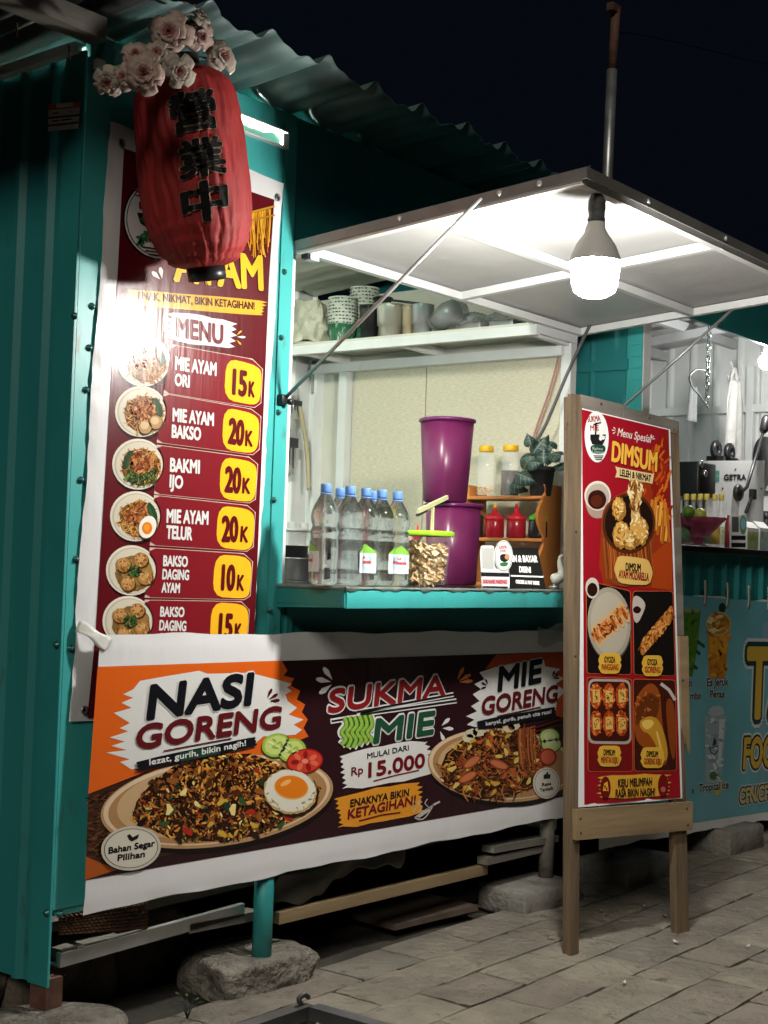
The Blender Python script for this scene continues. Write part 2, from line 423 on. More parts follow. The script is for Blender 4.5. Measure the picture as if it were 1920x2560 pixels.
# back wall of white ribbed sheet, partition with wallpaper
mb = MB(); ribbed(mb, (XC, YB, .25), (1, 0, 0), (0, 0, 1), (0, -1, 0), XR-XC, 2.5, .16, .06, .02, m_white); mb.build('back_wall', stall)
mb = MB(); mb.box((XR+.012, .79, 1.4), (.02, 1.50, 2.5), m_cream); mb.build('partition', stall)
mb = MB(); mb.box((XR-.006, .42, 1.72), (.010, .78, 1.14), m_wall); mb.box((XR-.006, 1.035, 1.72), (.010, .436, 1.14), m_wall); mb.build('wallpaper_panel', stall)
mb = MB(); mb.bar((XR-.03, 1.30, 1.1), (XR-.03, 1.30, 2.3), .05, .05, m_white, up=(1, 0, 0)); mb.bar((XR-.012, 1.48, 1.1), (XR-.012, 1.48, 2.3), .02, .08, m_white, up=(1, 0, 0))
mb.bar((XR-.045, .03, 2.285), (XR-.045, 1.5, 2.285), .05, .045, m_white); mb.build('wall_frame', stall)
# corrugated roof: raised round ribs running front to back
def roofz(y): return 2.842-.085*y
def wave(x, p=.262, ph=.085):
    t = ((x-ph) % p)/p
    return .040*math.exp(-((t-.5)/.15)**2)+.006*sin(t*2*pi*3)
mb = MB(); NX = 300
def rf(x0, x1, y0, y1, nx, ny, mat, dz=0.0, droop=.0):
    rgg = random.Random(4); wob = [rgg.uniform(-1, 1) for _ in range(60)]
    def fn(u, v):
        x = x0+(x1-x0)*u; y = y0+(y1-y0)*v
        w = wob[int((x+1)*8) % 60]
        return V3((x, y+(.012*w if v == 0 else 0), roofz(y)+wave(x)+dz-(droop*(1-v)**3*(1+.5*w))))
    mb.grid(fn, nx, ny, mat)
rf(-.02, XR+.06, -.32, 1.85, 260, 12, m_zinc, 0, .006)
mb.build('roof', stall, solid=.002)
mb = MB(); rf(-.64, .03, -.34, 1.85, 70, 12, M('dark_roof_sheet', (.035, .04, .038), .6, var=(6, .4)), -.008, .006); mb.build('side_roof', stall, solid=.002)  # roof past the corner, coloured darker than the main sheet
mb = MB(); mb.grid(lambda u, v: V3((XC+.02+(XR-XC-.04)*u, .03+1.5*v, roofz(.03+1.5*v)-.040+.35*wave(XC+(XR-XC)*u, .2))), 120, 4, m_cream); mb.build('ceiling', stall)
# beam that carries the roof past the corner
mb = MB(); a = at(-60, 22, y=-.10); b = at(243, 160, y=-.10)
mb.bar((a.x-.1, -.10, 2.790), (b.x, -.10, 2.790), .07, .062, m_woodg); mb.build('roof_beam', stall)
for q in ((40, 85), (172, 140)):
    p = at(*q, y=-.10); mb = MB(); mb.tube([p+V3((0, 0, .03)), p+V3((.002, -.003, -.01))], [.004, .002], m_woodg, 6); mb.build('beam_nail', stall)
mb = MB()                                    # white plate whose colour stands for the slit of light under the left eave
mb.bar((XC-.03, .02, 2.775), (XC-.03, 1.55, 2.745), .03, .03, m_white); mb.build('eave_light_bar', stall)
# counter slab that sticks out of the hatch
CT = 1.228
m_lip = M('counter_lip', (.20, .27, .24), .5, var=(14, .4, (.11, .13, .12)), bump=(30, .5, .01))
m_marble = M('black_marble', (.012, .011, .010), .16, dirt=(5, (.30, .20, .10), .62), stretch=(1.0, 3.0, 1))
mb = MB()
mb.box((1.905, .055, 1.19), (1.95, .70, .05), m_tealD); mb.box((2.60, .95, 1.19), (.54, 1.1, .05), m_tealD)
mb.build('counter_core', stall)
mb = MB(); mb.box((1.918, -.302, 1.186), (1.955, .008, .060), m_teal2, bev=.002)
mb.bar((.9365, -.300, 1.189), (.9365, -.004, 1.178), .008, .058, m_teal); mb.build('counter_edge', stall)  # end face turned from the bulb, shade put into its darker teal
mb = MB()
def topf(u, v):
    return V3((.93+1.95*u, -.307+.72*v, CT+.002*sin(u*40)*(1 if v < .01 else 0)))
mb.grid(topf, 60, 8, m_marble)
def lipf(u, v):
    x = .93+1.95*u; w = .003*sin(x*31)+.003*sin(x*77)
    return V3((x, -.307-.004*sin(v*pi)+w*.5, 1.2165+(CT-1.2165)*v+(w if v < .3 else 0)))
mb.grid(lipf, 90, 3, m_lip)
mb.grid(lambda u, v: V3((.93-.004*sin(v*pi), -.307+.31*u, 1.2165+(CT-1.2165)*v)), 10, 3, m_lip)
mb.grid(lambda u, v: V3((2.34+.52*u, .40+1.1*v, CT)), 2, 2, m_marble)
mb.build('counter_top', stall)
# shelf along the partition under the ceiling
mb = MB(); SXF, SZT = 2.50, 2.348
mb.box((2.69, .76, SZT+.006), (.37, 1.54, .012), m_cream); mb.build('shelf', stall)
mb = MB(); mb.bar((SXF+.01, -.03, SZT-.022), (SXF+.01, 1.53, SZT-.022), .03, .042, m_white)
for y in (.02, .72, 1.30): mb.bar((SXF+.025, y, SZT-.022), (XR-.02, y, SZT-.022), .03, .04, m_white)
mb.bar((SXF+.02, .0, SZT-.010), (XR-.01, .0, SZT-.010), .03, .04, m_white)
mb.build('shelf_frame', stall)
# posts and floor frame under the stall
for i, (x, zb, c) in enumerate(((.905, -.02, m_teal), (2.715, -.06, m_woodg))):
    mb = MB(); mb.tube([(x, -.022, zb-.03), (x, -.022, .34)], .033, c, 16); mb.build('support_post', stall)
mb = MB(); mb.bar((.09, .03, .135), (.86, .03, .150), .02, .035, m_gal); mb.bar((.09, .045, .115), (.86, .045, .130), .05, .006, m_gal); mb.build('floor_rail', stall)
mb = MB(); mb.box((1.46, .80, .215), (2.75, 1.44, .03), m_woodd); mb.build('floor', stall)
mb = MB(); mb.box((XC+.4, YB-.06, .0), (.06, .06, .30), m_rust); mb.build('rear_leg', stall); mb = MB(); mb.box((2.6, YB-.06, .0), (.06, .06, .30), m_rust); mb.build('rear_leg', stall)
# ------------------------------------------------------------------ awning flap on the hinge line
AY, AZ0, AZ1 = -1.137, 2.393, 2.483
def aw(x, t, dz=0.0): return V3((x, AY*t, AZ0+(AZ1-AZ0)*t+dz))
aws = at(735, 605, y=0.0)
AX0, AX1 = .962, 2.885
mb = MB()
mb.grid(lambda u, v: aw(AX0+(AX1-AX0)*u, v, -.006+.004*sin(u*9+v*4)*sin(v*pi)*sin(u*pi)), 24, 16, m_sheetw)
mb.grid(lambda u, v: aw(AX0+(AX1-AX0)*u, 1-v, .004), 4, 4, m_tealD)
aw_o = mb.build('awning', stall)
mb = MB(); H = .034
m_edge = M('awning_edge', (.30, .29, .28), .45, metal=.3, var=(7, .2))
mb.bar(aw(AX0, 0, -.013), aw(AX0, 1, -.013), .003, H, m_edge); mb.bar(aw(AX1, 0, -.013), aw(AX1, 1, -.013), .003, H, m_edge)
mb.bar(aw(AX0-.0015, 1.0012, -.013), aw(AX1+.0015, 1.0012, -.013), .003, H, m_edge)
mb.build('edge_strip', aw_o)
mb = MB()
h2 = .030
for x in (AX0+.018, 1.93, AX1-.018): mb.bar(aw(x, .012, -.026), aw(x, .985, -.026), .030, h2, m_white)
for t in (.025, .50, .972): mb.bar(aw(AX0+.034, t, -.0265), aw(1.914, t, -.0265), .030, h2-.001, m_white); mb.bar(aw(1.946, t, -.0265), aw(AX1-.034, t, -.0265), .030, h2-.001, m_white)
mb.build('awning_frame', aw_o)
for t in (.40, .735, .86): mb = MB(); mb.lathe([(.010, 0), (.009, .003), (.005, .006)], aw(AX0-.002, t, -.011), m_white, 10, axis=(-1, 0, 0)); mb.build('bolt', aw_o)
for u in (.2, .5, .8): mb = MB(); mb.lathe([(.010, 0), (.009, .003), (.005, .006)], aw(AX0+(AX1-AX0)*u, 1.004, -.011), m_gal, 10, axis=(0, -1, 0)); mb.build('bolt', aw_o)
for x in (AX0-.008, AX1+.008):               # stays
    a = aw(x, .68, -.012); b = V3((.922 if x < 2 else 2.875, -.022, 1.852))
    mb = MB(); mb.tube([a, b], .0065, m_gal, 10); mb.build('stay_rod', aw_o)
    mb = MB(); mb.box(b+V3((-.006, .005, -.004)), (.030, .024, .032), m_black, bev=.003); mb.lathe([(.012, 0), (.012, .010), (.006, .014)], b+V3((.016, -.006, -.010)), m_black, 10, axis=(0, -1, 0)); mb.build('stay_bracket', aw_o)
mb = MB(); p = aw(1.02, .03, -.045); mb.box(p, (.045, .03, .028), m_white); mb.box(p+V3((-.03, 0, 0)), (.016, .028, .024), m_black); mb.build('hinge_block', aw_o)
# ------------------------------------------------------------------ lamps
m_bulb = M('bulb_glow', (.9, .9, .88), .4, emit=((1.0, .965, .90), 560))
m_tube = M('tube_glow', (.9, .9, .9), .4, emit=((1.0, .99, .86), 1250))
m_house = M('bulb_housing', (.82, .81, .78), .4)
BX, BY = 1.093, -1.100
zb = at(1488, 745, y=BY).z; zt = at(1488, 655, y=BY).z; R0 = .0745
bulb = thing('light_bulb', 'glowing white jumbo bulb hanging from the awning corner by its cord', 'bulb', (BX, BY, zb))
h = zt-zb
mb = MB(); mb.lathe([(.003, 0), (R0*.52, .004), (R0*.82, .018), (R0*.92, .040), (R0*.985, h*.8), (R0*1.0, h)], (BX, BY, zb), m_bulb, 24); mb.build('diffuser', bulb)
mb = MB(); mb.lathe([(R0*1.0, h), (R0*1.05, h-.004), (R0*1.05, h+.003), (R0*.96, h+.020), (R0*.80, h+.050), (R0*.50, h+.082), (R0*.38, h+.10), (R0*.36, h+.118)], (BX, BY, zb+.0015), m_house, 28); mb.build('housing', bulb)  # wide collar lip added to shade the awning from the diffuser
mb = MB(); m_sock = M('lamp_socket', (.11, .115, .12), .55, var=(40, .4), bump=(60, .5, .004))
mb.lathe([(R0*.36, 0), (R0*.37, .012), (R0*.33, .014), (R0*.345, .036), (R0*.37, .038), (R0*.35, .066), (R0*.24, .084), (R0*.10, .092)], (BX, BY, zb+h+.1195), m_sock, 20); mb.build('socket', bulb)
st = V3((BX, BY, zb+h+.208)); mb = MB()
t1 = aw(1.045, .965, -.03); t2 = aw(1.115, .95, -.03)
mb.tube(ease([st, st+V3((-.01, 0, .03)), st+V3((-.045, .01, .055)), t1]), .0042, m_wire, 8); mb.tube(ease([st, st+V3((.006, 0, .03)), st+V3((.035, 0, .05)), t2]), .0042, m_wire, 8)
mb.tube(ease([st+V3((.002, 0, 0)), st+V3((-.015, .012, .035)), st+V3((-.03, .012, .08))]), .0035, m_wire, 8); mb.build('cord', bulb)
mb = MB(); a = aw(1.135, .94, -.035)
mb.tube(ease([aw(1.14, .95, -.01), a, a+V3((.004, .01, -.05)), a+V3((-.020, .015, -.10)), a+V3((-.030, .02, -.17)), a+V3((-.04, .02, -.20))]), .0035, m_wirep, 8)
tag(mb.build('cable'), 'pale pink cable looping behind the hanging bulb', 'cable')
tube = thing('tube_lamp', 'lit white tube lamp inside the stall seen through the slot', 'lamp', (.55, .10, 2.66))
mb = MB(); mb.tube([(.32, .10, 2.712), (.915, .10, 2.712)], .014, m_tube, 10); mb.build('tube', tube)
mb = MB(); mb.box((.62, .125, 2.735), (.66, .03, .03), m_white); mb.build('batten', tube)
# ================================================================== printed banners
ZM = lambda x, y: (x/2.3277+150, y/2.3285+700)
Z1 = lambda x, y: (x/2.074, y/2.074)
Z3 = lambda x, y: (x/2.37+150, y/2.37+1550)
Z4 = lambda x, y: (x/2.37+750, y/2.37+1550)
Z2 = lambda x, y: (x/1.924+1380, y/1.9235+950)
Z5 = lambda x, y: (x/2.766+1620, y/2.765+1400)
WHT = M('vinyl_white', (.70, .70, .715), .25, bump=(5, .25, .012), stretch=(4, 1, 1.2), spec=.5)
cW = '#d8d8d6'; cRED = '#6e141d'; cDRED = '#5a1018'; cYEL = '#f0b323'; cGOLD = '#d9a52c'; cBLK = '#14141a'; cMAR = '#2a1118'
cORG = '#d8601c'
def sheet(name, S, q, parent, mat=None, amp=.004, back=True, seed=1):   # white vinyl sheet, edges a little wavy
    mb = MB(); q = [S.uv(p) for p in q]
    def fn(u, v):
        a = (q[0][0]*(1-u)+q[1][0]*u, q[0][1]*(1-u)+q[1][1]*u); b = (q[3][0]*(1-u)+q[2][0]*u, q[3][1]*(1-u)+q[2][1]*u)
        x = a[0]*(1-v)+b[0]*v; y = a[1]*(1-v)+b[1]*v
        e = max(0, 1-min(u, 1-u)*22, 1-min(v, 1-v)*22)
        w = amp*e*(sin(y*21+seed)*cos(x*17+seed*2)+.5*sin(y*47+x*39+seed))
        return S.pt(x, y, 0)-S.N*abs(w)+S.V*(amp*.9*(sin(x*9+seed)+.6*sin(x*23)) if v in (0, 1) else 0)+S.U*(amp*.7*sin(y*11+seed) if u in (0, 1) else 0)
    mb.grid(fn, 48, 60, mat or WHT)
    return mb.build(name, parent)
NOOD = [ink(c) for c in ('#b8793a', '#9a5a26', '#c99350', '#7d4420', '#d8a860')]
MEAT = [ink(c) for c in ('#a8602e', '#8a4420', '#c07a44', '#6e3418', '#cf9a66')]
GREEN = [ink(c) for c in ('#23402a', '#35562f', '#1b2f22', '#5b7a35')]
def bowl(S, c, r, kind, parent, name='bowl_picture'):
    mb = MB(); x, y = c; rg = random.Random(int(x+y))
    S.ell(mb, (x+2, y+6), r*1.03, r*1.02, ink('#2a0b10'), 4)
    S.ell(mb, c, r, r*.98, ink('#d9d3c4'), 5); S.ell(mb, (x+1, y+1), r*.93, r*.91, ink('#b9b09c'), 6); S.ell(mb, (x+2, y+2), r*.90, r*.88, ink('#cfc7b4'), 7)
    cx, cy2 = x+r*.10, y+r*.12; R = r*.74
    soup = kind.startswith('soup')
    S.ell(mb, (cx, cy2), R, R*.95, ink('#7b5d34' if soup else '#5c3418'), 8, jit=.03)
    if soup:
        S.ell(mb, (cx+R*.15, cy2-R*.1), R*.8, R*.72, ink('#93713c'), 9)
        S.flecks(mb, inell(cx, cy2, R*.95, R*.9), (cx-R, cy2-R, cx+R, cy2+R), 60, (r*.05, r*.16), [ink('#a4844c'), ink('#6a4c28'), ink('#b59a62')], 9.5, 2.5, int(x))
        for i, (dx, dy) in enumerate(((-.42, -.28), (.25, -.48), (.42, .22), (-.25, .45))):
            bx, by = x+dx*r+r*.08, y+dy*r+r*.06
            S.ell(mb, (bx+r*.05, by+r*.06), r*.29, r*.29, ink('#4c3018'), 11.5, jit=.03); S.ell(mb, (bx, by), r*.28, r*.28, ink('#a9793f'), 12, jit=.04)
            S.ell(mb, (bx-r*.04, by-r*.06), r*.19, r*.18, ink('#c0925a'), 12.5, jit=.08); S.flecks(mb, inell(bx, by, r*.24, r*.24), (bx-r*.3, by-r*.3, bx+r*.3, by+r*.3), 14, (r*.06, r*.14), [ink('#8e5f2e'), ink('#d0a873'), ink('#7a4c22')], 13, 2, i)
        S.flecks(mb, inell(x+r*.08, y+r*.02, r*.26, r*.24), (x-r*.3, y-r*.3, x+r*.4, y+r*.3), 40, (r*.07, r*.16), GREEN, 15, 1.7, int(y))
    else:
        S.flecks(mb, inell(cx, cy2, R*.98, R*.94), (cx-R, cy2-R, cx+R, cy2+R), 230, (r*.16, r*.42), NOOD, 9, 7, int(x))
        if kind == 'green': S.flecks(mb, inell(cx, cy2+R*.45, R*.85, R*.45), (cx-R, cy2, cx+R, cy2+R), 110, (r*.16, r*.4), GREEN+[ink('#7d8a3e')], 10.6, 6, int(y))
        lx = -1 if kind == 'green' else 1
        S.ell(mb, (cx+lx*R*.70, cy2-R*.38), R*.20, R*.52, GREEN[0], 12, rot=-.35*lx, jit=.06); S.ell(mb, (cx+lx*R*.62, cy2-R*.35), R*.07, R*.4, GREEN[1], 12.4, rot=-.35*lx)
        S.flecks(mb, inell(cx-R*.05, cy2-R*.22, R*.60, R*.52), (cx-R, cy2-R, cx+R, cy2+R), 120, (r*.10, r*.22), MEAT, 12.6, 1.5, int(x*3), curve=False)
        if kind == 'balls':
            for bx, by in ((x+r*.12, y+r*.60), (x+r*.52, y+r*.42)):
                S.ell(mb, (bx+2, by+3), r*.26, r*.27, ink('#3c2412'), 14.3); S.ell(mb, (bx, by), r*.25, r*.26, ink('#ad8a5e'), 14.8, jit=.03); S.ell(mb, (bx-2, by-4), r*.16, r*.15, ink('#cdb088'), 15.2, jit=.06)
        if kind == 'egg':
            bx, by = x+r*.42, y+r*.42
            S.ell(mb, (bx+2, by+3), r*.34, r*.46, ink('#3c2412'), 14.3, rot=.35); S.ell(mb, (bx, by), r*.33, r*.45, ink('#e6e1d6'), 14.8, rot=.35); S.ell(mb, (bx-1, by+3), r*.20, r*.24, ink('#d8781c'), 15.2); S.ell(mb, (bx-2, by+1), r*.11, r*.13, ink('#e8962e'), 15.6)
    return mb.build(name, parent)
def rays(S, mb, c, mat, k, angs, r0, r1, w):
    for a in angs:
        e = V3((cos(a), sin(a))); n = V3((-e.y, e.x)); c2 = V3(c)
        S.poly(mb, [tuple(c2+e*r0), tuple(c2+e*(r0*.3+r1*.7)+n*w), tuple(c2+e*r1+n*w*.6), tuple(c2+e*(r1+w*.5)), tuple(c2+e*r1-n*w*.6), tuple(c2+e*(r0*.3+r1*.7)-n*w)], mat, k)
# ------------------------------------------------------------------ tall menu banner
SM = Surf((.1, -.016, 1), (1, 0, 0), (0, 0, 1))
menu = thing('menu_banner', 'tall dark red menu banner of noodle bowls and yellow prices on the front wall', 'banner', (.5, -.016, 1.0))
sheet('sheet', SM, [(277, 306), (709, 458), (622, 1815), (174, 1806)], menu, amp=.005, seed=2)
mb = MB()
SM.poly(mb, [(309, 371), (685, 499), (672, 700), (635, 1585), (622, 1798), (217, 1795), (238, 1585), (290, 743)], ink(cDRED), 3); mb.build('printed_ground', menu)
mb = MB()                                    # round emblem
SM.ell(mb, (400, 547), 95, 104, ink('#1a1416'), 4); SM.ell(mb, (400, 547), 90, 99, ink(cW), 5); SM.ell(mb, (400, 547), 86, 95, ink('#1a1416'), 6); SM.ell(mb, (400, 547), 84, 93, ink(cW), 7)
SM.text(mb, 'SUKMA', (334, 489), (466, 507), 22, ink('#8a1a22'), 9, .01); SM.text(mb, 'MIE', (345, 523), (440, 535), 20, ink('#8a1a22'), 9, .01)
SM.poly(mb, [(340, 532), (460, 540), (452, 560), (430, 578), (372, 574), (348, 558)], ink('#1d1a1c'), 9); SM.ell(mb, (362, 548), 14, 11, ink('#3f5a34'), 10)
SM.flecks(mb, inell(390, 597, 50, 22), (335, 570, 445, 625), 26, (14, 30), [ink('#2d6b46'), ink('#3d7d52')], 9.5, 2.4, 4)
for i in range(3): SM.strip(mb, [(352+i*8, 617+i*9), (420-i*4, 628+i*7)], 3, ink('#1d1a1c'), 10)
mb.build('emblem', menu)
mb = MB()
SM.text(mb, 'AYAM', (430, 700), (657, 724), 92, ink(cYEL), 8, .035, outl=((.045, ink('#2a0a0e'), 6),)); mb.build('lettering', menu)
mb = MB(); rg = random.Random(9)
for i in range(26):
    x = 622+i*2.1; y0 = 535-(i*.5); L = rg.uniform(70, 118)
    pts = [(x, y0), (x+rg.uniform(-3, 3), y0+L*.35), (x+rg.uniform(-5, 5), y0+L*.7), (x+rg.uniform(-3, 3), y0+L)]
    SM.strip(mb, [(p.x, p.y) for p in ease([(a, b, 0) for a, b in pts], 4)], 2.4, ink(rg.choice(('#c98a1e', '#a8671a', '#e0a93a', '#8a4e16'))), 7+(i % 4)*.3)
SM.strip(mb, [(560, 548), (684, 516)], 5, ink('#c08a2a'), 9); SM.strip(mb, [(565, 565), (684, 538)], 5, ink('#a8741f'), 9); mb.build('noodle_picture', menu)
mb = MB()
SM.brush(mb, ZM(400, 100), ZM(1170, 165), 20, ink(cGOLD), 5, 5, .7, 2); SM.text(mb, 'ENAK, NIKMAT, BIKIN KETAGIHAN!', ZM(455, 112), ZM(1130, 172), 20.5, ink('#4a1015'), 7, .03)
mb.build('slogan', menu)
mb = MB()
SM.brush(mb, ZM(640, 268), ZM(990, 318), 36, ink(cW), 5, 5, .5, 7); SM.text(mb, 'MENU', ZM(672, 327), ZM(945, 372), 50, ink('#6e1b24'), 7, .035)
rays(SM, mb, ZM(1010, 330), ink(cW), 6, (.05,), 6, 27, 3); rays(SM, mb, ZM(1010, 335), ink(cYEL), 6, (-.75, .8), 8, 24, 2.2); rays(SM, mb, Z1(840, 1460), ink(cW), 6, (-2.4, -1.75), 8, 34, 6)
mb.build('menu_heading', menu)
rows = [
 ([(429, 862), (627, 898), (655, 923), (650, 1007), (635, 1018), (408, 981)], None),
]
R_ = [
 ((650, 378), (1115, 462), (1175, 520), (1165, 715), (1128, 742), (600, 655), ((965, 455), (1120, 490), (1172, 530), (1162, 700), (1125, 730), (950, 695)), ('15', (997, 660), (1080, 675), (1092, 676), (1130, 682)), (('MIE AYAM', (665, 520), (905, 557), 80), ('ORI', (662, 612), (748, 625), 72)), (483, 470), 66, 'plain'),
 ((600, 662), (1108, 752), (1165, 795), (1155, 985), (1118, 1017), (560, 943), ((950, 740), (1105, 772), (1158, 812), (1148, 975), (1110, 1010), (938, 985)), ('20', (972, 945), (1062, 962), (1072, 962), (1120, 968)), (('MIE AYAM', (650, 820), (890, 848), 78), ('BAKSO', (645, 915), (815, 932), 76)), (468, 765), 65, 'balls'),
 ((560, 962), (1095, 1032), (1147, 1072), (1133, 1275), (1098, 1297), (545, 1243), ((935, 1028), (1095, 1052), (1145, 1090), (1132, 1265), (1095, 1293), (922, 1270)), ('20', (952, 1228), (1045, 1238), (1055, 1238), (1105, 1243)), (('BAKMI', (635, 1113), (808, 1125), 80), ('IJO', (632, 1205), (710, 1213), 75)), (452, 1072), 65, 'green'),
 ((545, 1255), (1085, 1313), (1132, 1352), (1120, 1552), (1083, 1578), (520, 1542), ((918, 1312), (1080, 1330), (1130, 1368), (1118, 1545), (1080, 1575), (903, 1555)), ('20', (935, 1518), (1030, 1520), (1043, 1520), (1093, 1525)), (('MIE AYAM', (615, 1410), (858, 1422), 80), ('TELUR', (612, 1503), (765, 1513), 78)), (437, 1375), 64, 'egg'),
 ((520, 1560), (1065, 1594), (1117, 1640), (1102, 1838), (1068, 1860), (490, 1846), ((900, 1598), (1065, 1607), (1115, 1650), (1100, 1830), (1065, 1855), (882, 1842)), ('10', (932, 1800), (1010, 1803), (1023, 1803), (1068, 1806)), (('BAKSO', (595, 1663), (738, 1668), 62), ('DAGING', (590, 1740), (745, 1745), 60), ('AYAM', (585, 1817), (692, 1820), 58)), (413, 1690), 64, 'soup'),
 ((490, 1864), (1050, 1873), (1097, 1920), (1085, 2110), (1050, 2135), (465, 2140), ((880, 1875), (1050, 1885), (1095, 1925), (1083, 2105), (1048, 2130), (865, 2130)), ('15', (915, 2085), (995, 2087), (1010, 2087), (1052, 2088)), (('BAKSO', (577, 1957), (718, 1960), 58), ('DAGING', (572, 2037), (728, 2042), 60), ('SAPI', (570, 2112), (668, 2114), 58)), (393, 1985), 64, 'soup2'),
]
for (tl, tr, rt, rb, br, bl, tagq, price, names, bc, br_, kind) in R_:
    mb = MB(); q = [ZM(*p) for p in (tl, tr, rt, rb, br, bl)]
    SM.poly(mb, [(x+dx, y+dy) for (x, y), (dx, dy) in zip(q, ((0, -1.4), (1, -1.4), (1.6, 0), (1.6, 1), (1, 1.2), (0, 1.2)))], ink('#c9b4a8'), 4); SM.poly(mb, chaikin(q, 1, .06), ink('#7a1a23'), 5)
    for t, a, b, hh in names: SM.text(mb, t, ZM(*a), ZM(*b), hh/2.3285, ink(cW), 7, .035)
    row = mb.build('menu_row', menu)
    mb = MB(); SM.poly(mb, chaikin([ZM(*p) for p in tagq], 2, .2), ink(cYEL), 6)
    n, a, b, c, d = price
    SM.text(mb, n, ZM(*a), ZM(*b), 64, ink('#5a1216'), 8, .04); SM.text(mb, 'K', ZM(*c), ZM(*d), 39, ink('#5a1216'), 8, .04); mb.build('price_tag', row)
    bowl(SM, ZM(*bc), br_, kind, row)
m_eye = M('eyelet', (.35, .35, .36), .3, metal=.9)
def eyelet(S, p, parent):
    mb = MB(); mb.lathe([(.013, 0), (.013, .002), (.010, .0035), (.006, .003), (.005, .0005)], S.p(p, 4), m_eye, 14, axis=S.N); mb.lathe([(.0055, 0), (.0055, .0012)], S.p(p, 4), m_black, 10, axis=S.N); mb.build('eyelet', parent)
for p in ((210, 1775), (302, 356), (693, 494)): eyelet(SM, p, menu)
# ------------------------------------------------------------------ long lower banner
YL = -.062
SL = Surf((.1, YL, .6), (1, 0, 0), (0, 0, 1))
lowb = thing('long_banner', 'long dark food banner with fried rice and noodle plates hung under the counter', 'banner', (1.5, YL, .25))
def xr(px, py, x): return at(px, py, y=YL)
sheet('sheet', SL, [(252, 1587), (1447, 1577), (1447, 2034), (208, 2287)], lowb, amp=.004, seed=5)
mb = MB()
SL.poly(mb, [(243, 1667), (1446, 1628), (1446, 1985), (211, 2200)], ink(cMAR), 3)
SL.poly(mb, [(243, 1667), Z3(1310, 240), Z3(1345, 300), Z3(1320, 330), Z3(1385, 345), Z3(1360, 385), Z3(1420, 420), Z3(1400, 470), Z3(1450, 500), Z3(1430, 545), Z3(1465, 590), Z3(1440, 640), Z3(1470, 690), Z3(1200, 800), Z3(500, 900), Z3(165, 1030)], ink(cORG), 4)
SL.poly(mb, [Z3(165, 1030), Z3(420, 940), Z3(900, 1330), Z3(640, 1390), Z3(145, 1540)], ink('#3a2116'), 4.5)
SL.poly(mb, [Z3(150, 1400), Z3(330, 1480), Z3(145, 1540)], ink('#a8501c'), 5)
SL.flecks(mb, inpoly([Z3(165, 1060), Z3(330, 980), Z3(300, 1300), Z3(480, 1430), Z3(160, 1420)]), (*Z3(140, 960), *Z3(500, 1480)), 170, (9, 18), [ink('#57331f'), ink('#241510'), ink('#6d4428')], 5, 4, 3, ang=-.2)
SL.poly(mb, [Z4(1160, 205), Z4(1659, 185), Z4(1659, 620), Z4(1500, 560), Z4(1540, 420), Z4(1450, 300), Z4(1080, 330), Z4(1140, 280), Z4(1095, 290)], ink('#b14a22'), 4)
mb.build('printed_ground', lowb)
def plate(S, c, rx, ry, rot, parent, pile, flecks, name):
    mb = MB()
    S.ell(mb, (c[0]+4, c[1]+9), rx*1.0, ry*1.03, ink('#120a0a'), 6, rot, n=60)
    S.ell(mb, c, rx, ry, ink('#b08a62'), 7, rot, n=60); S.ell(mb, (c[0]-1, c[1]-3), rx*.975, ry*.955, ink('#d8c0a0'), 7.6, rot, n=60); S.ell(mb, (c[0]+1, c[1]-1), rx*.94, ry*.90, ink('#a97f55'), 8.2, rot, n=60)
    S.ell(mb, (c[0]-rx*.2, c[1]), rx*.66, ry*.78, ink('#c2a27a'), 8.6, rot, n=50)
    S.poly(mb, pile, ink('#2a160c'), 9); x0 = min(p[0] for p in pile); x1 = max(p[0] for p in pile); y0 = min(p[1] for p in pile); y1 = max(p[1] for p in pile)
    flecks(mb, inpoly(pile), (x0, y0, x1, y1)); return mb.build(name, parent)
pileA = [Z3(415, 1180), Z3(450, 1070), Z3(540, 960), Z3(660, 870), Z3(800, 830), Z3(950, 800), Z3(1120, 790), Z3(1290, 850), Z3(1450, 960), Z3(1540, 990), Z3(1520, 1060), Z3(1430, 1130), Z3(1330, 1210), Z3(1180, 1270), Z3(1000, 1310), Z3(800, 1310), Z3(640, 1290), Z3(520, 1230)]
cR1 = [ink(c) for c in ('#c88232', '#dca04a', '#a8622a', '#8c4e24')]; cR2 = [ink(c) for c in ('#2e180c', '#4a2812', '#6d3c1a', '#8c5324', '#1c100c')]; cR3 = [ink(c) for c in ('#1f3826', '#33502c', '#a82a1e', '#c8a23c', '#e8d08a')]
def fr(mb, ins, bx):
    def pick(x, y, rg):
        t = (y-bx[1])/(bx[3]-bx[1]); q = rg.random()
        if q < .09: return rg.choice(cR3)
        return rg.choice(cR1) if q > .30+.45*t else rg.choice(cR2)
    SL.flecks(mb, ins, bx, 1500, (7, 19), None, 10, 2.6, 8, pick=pick)
    SL.flecks(mb, ins, bx, 60, (14, 30), None, 11.6, 1.7, 18, pick=lambda x, y, rg: rg.choice(cR3+cR2))
plate(SL, Z3(925, 1075), 293, 112, -.135, lowb, pileA, fr, 'rice_plate_picture')
mb = MB()
for c, rot in ((Z3(1270, 740), 0), (Z3(1365, 770), .4)):
    SL.ell(mb, (c[0]+2, c[1]+2), 37, 31, ink('#2c4a1e'), 13, -.3); SL.ell(mb, c, 35, 29, ink('#9ab84c'), 13.5, -.3); SL.ell(mb, c, 29, 23, ink('#c2d479'), 14, -.3, jit=.05); SL.flecks(mb, inell(c[0], c[1], 18, 13), (c[0]-20, c[1]-15, c[0]+20, c[1]+15), 12, (8, 14), [ink('#dfe6a8'), ink('#8fae48')], 14.5, 2.4, 5)
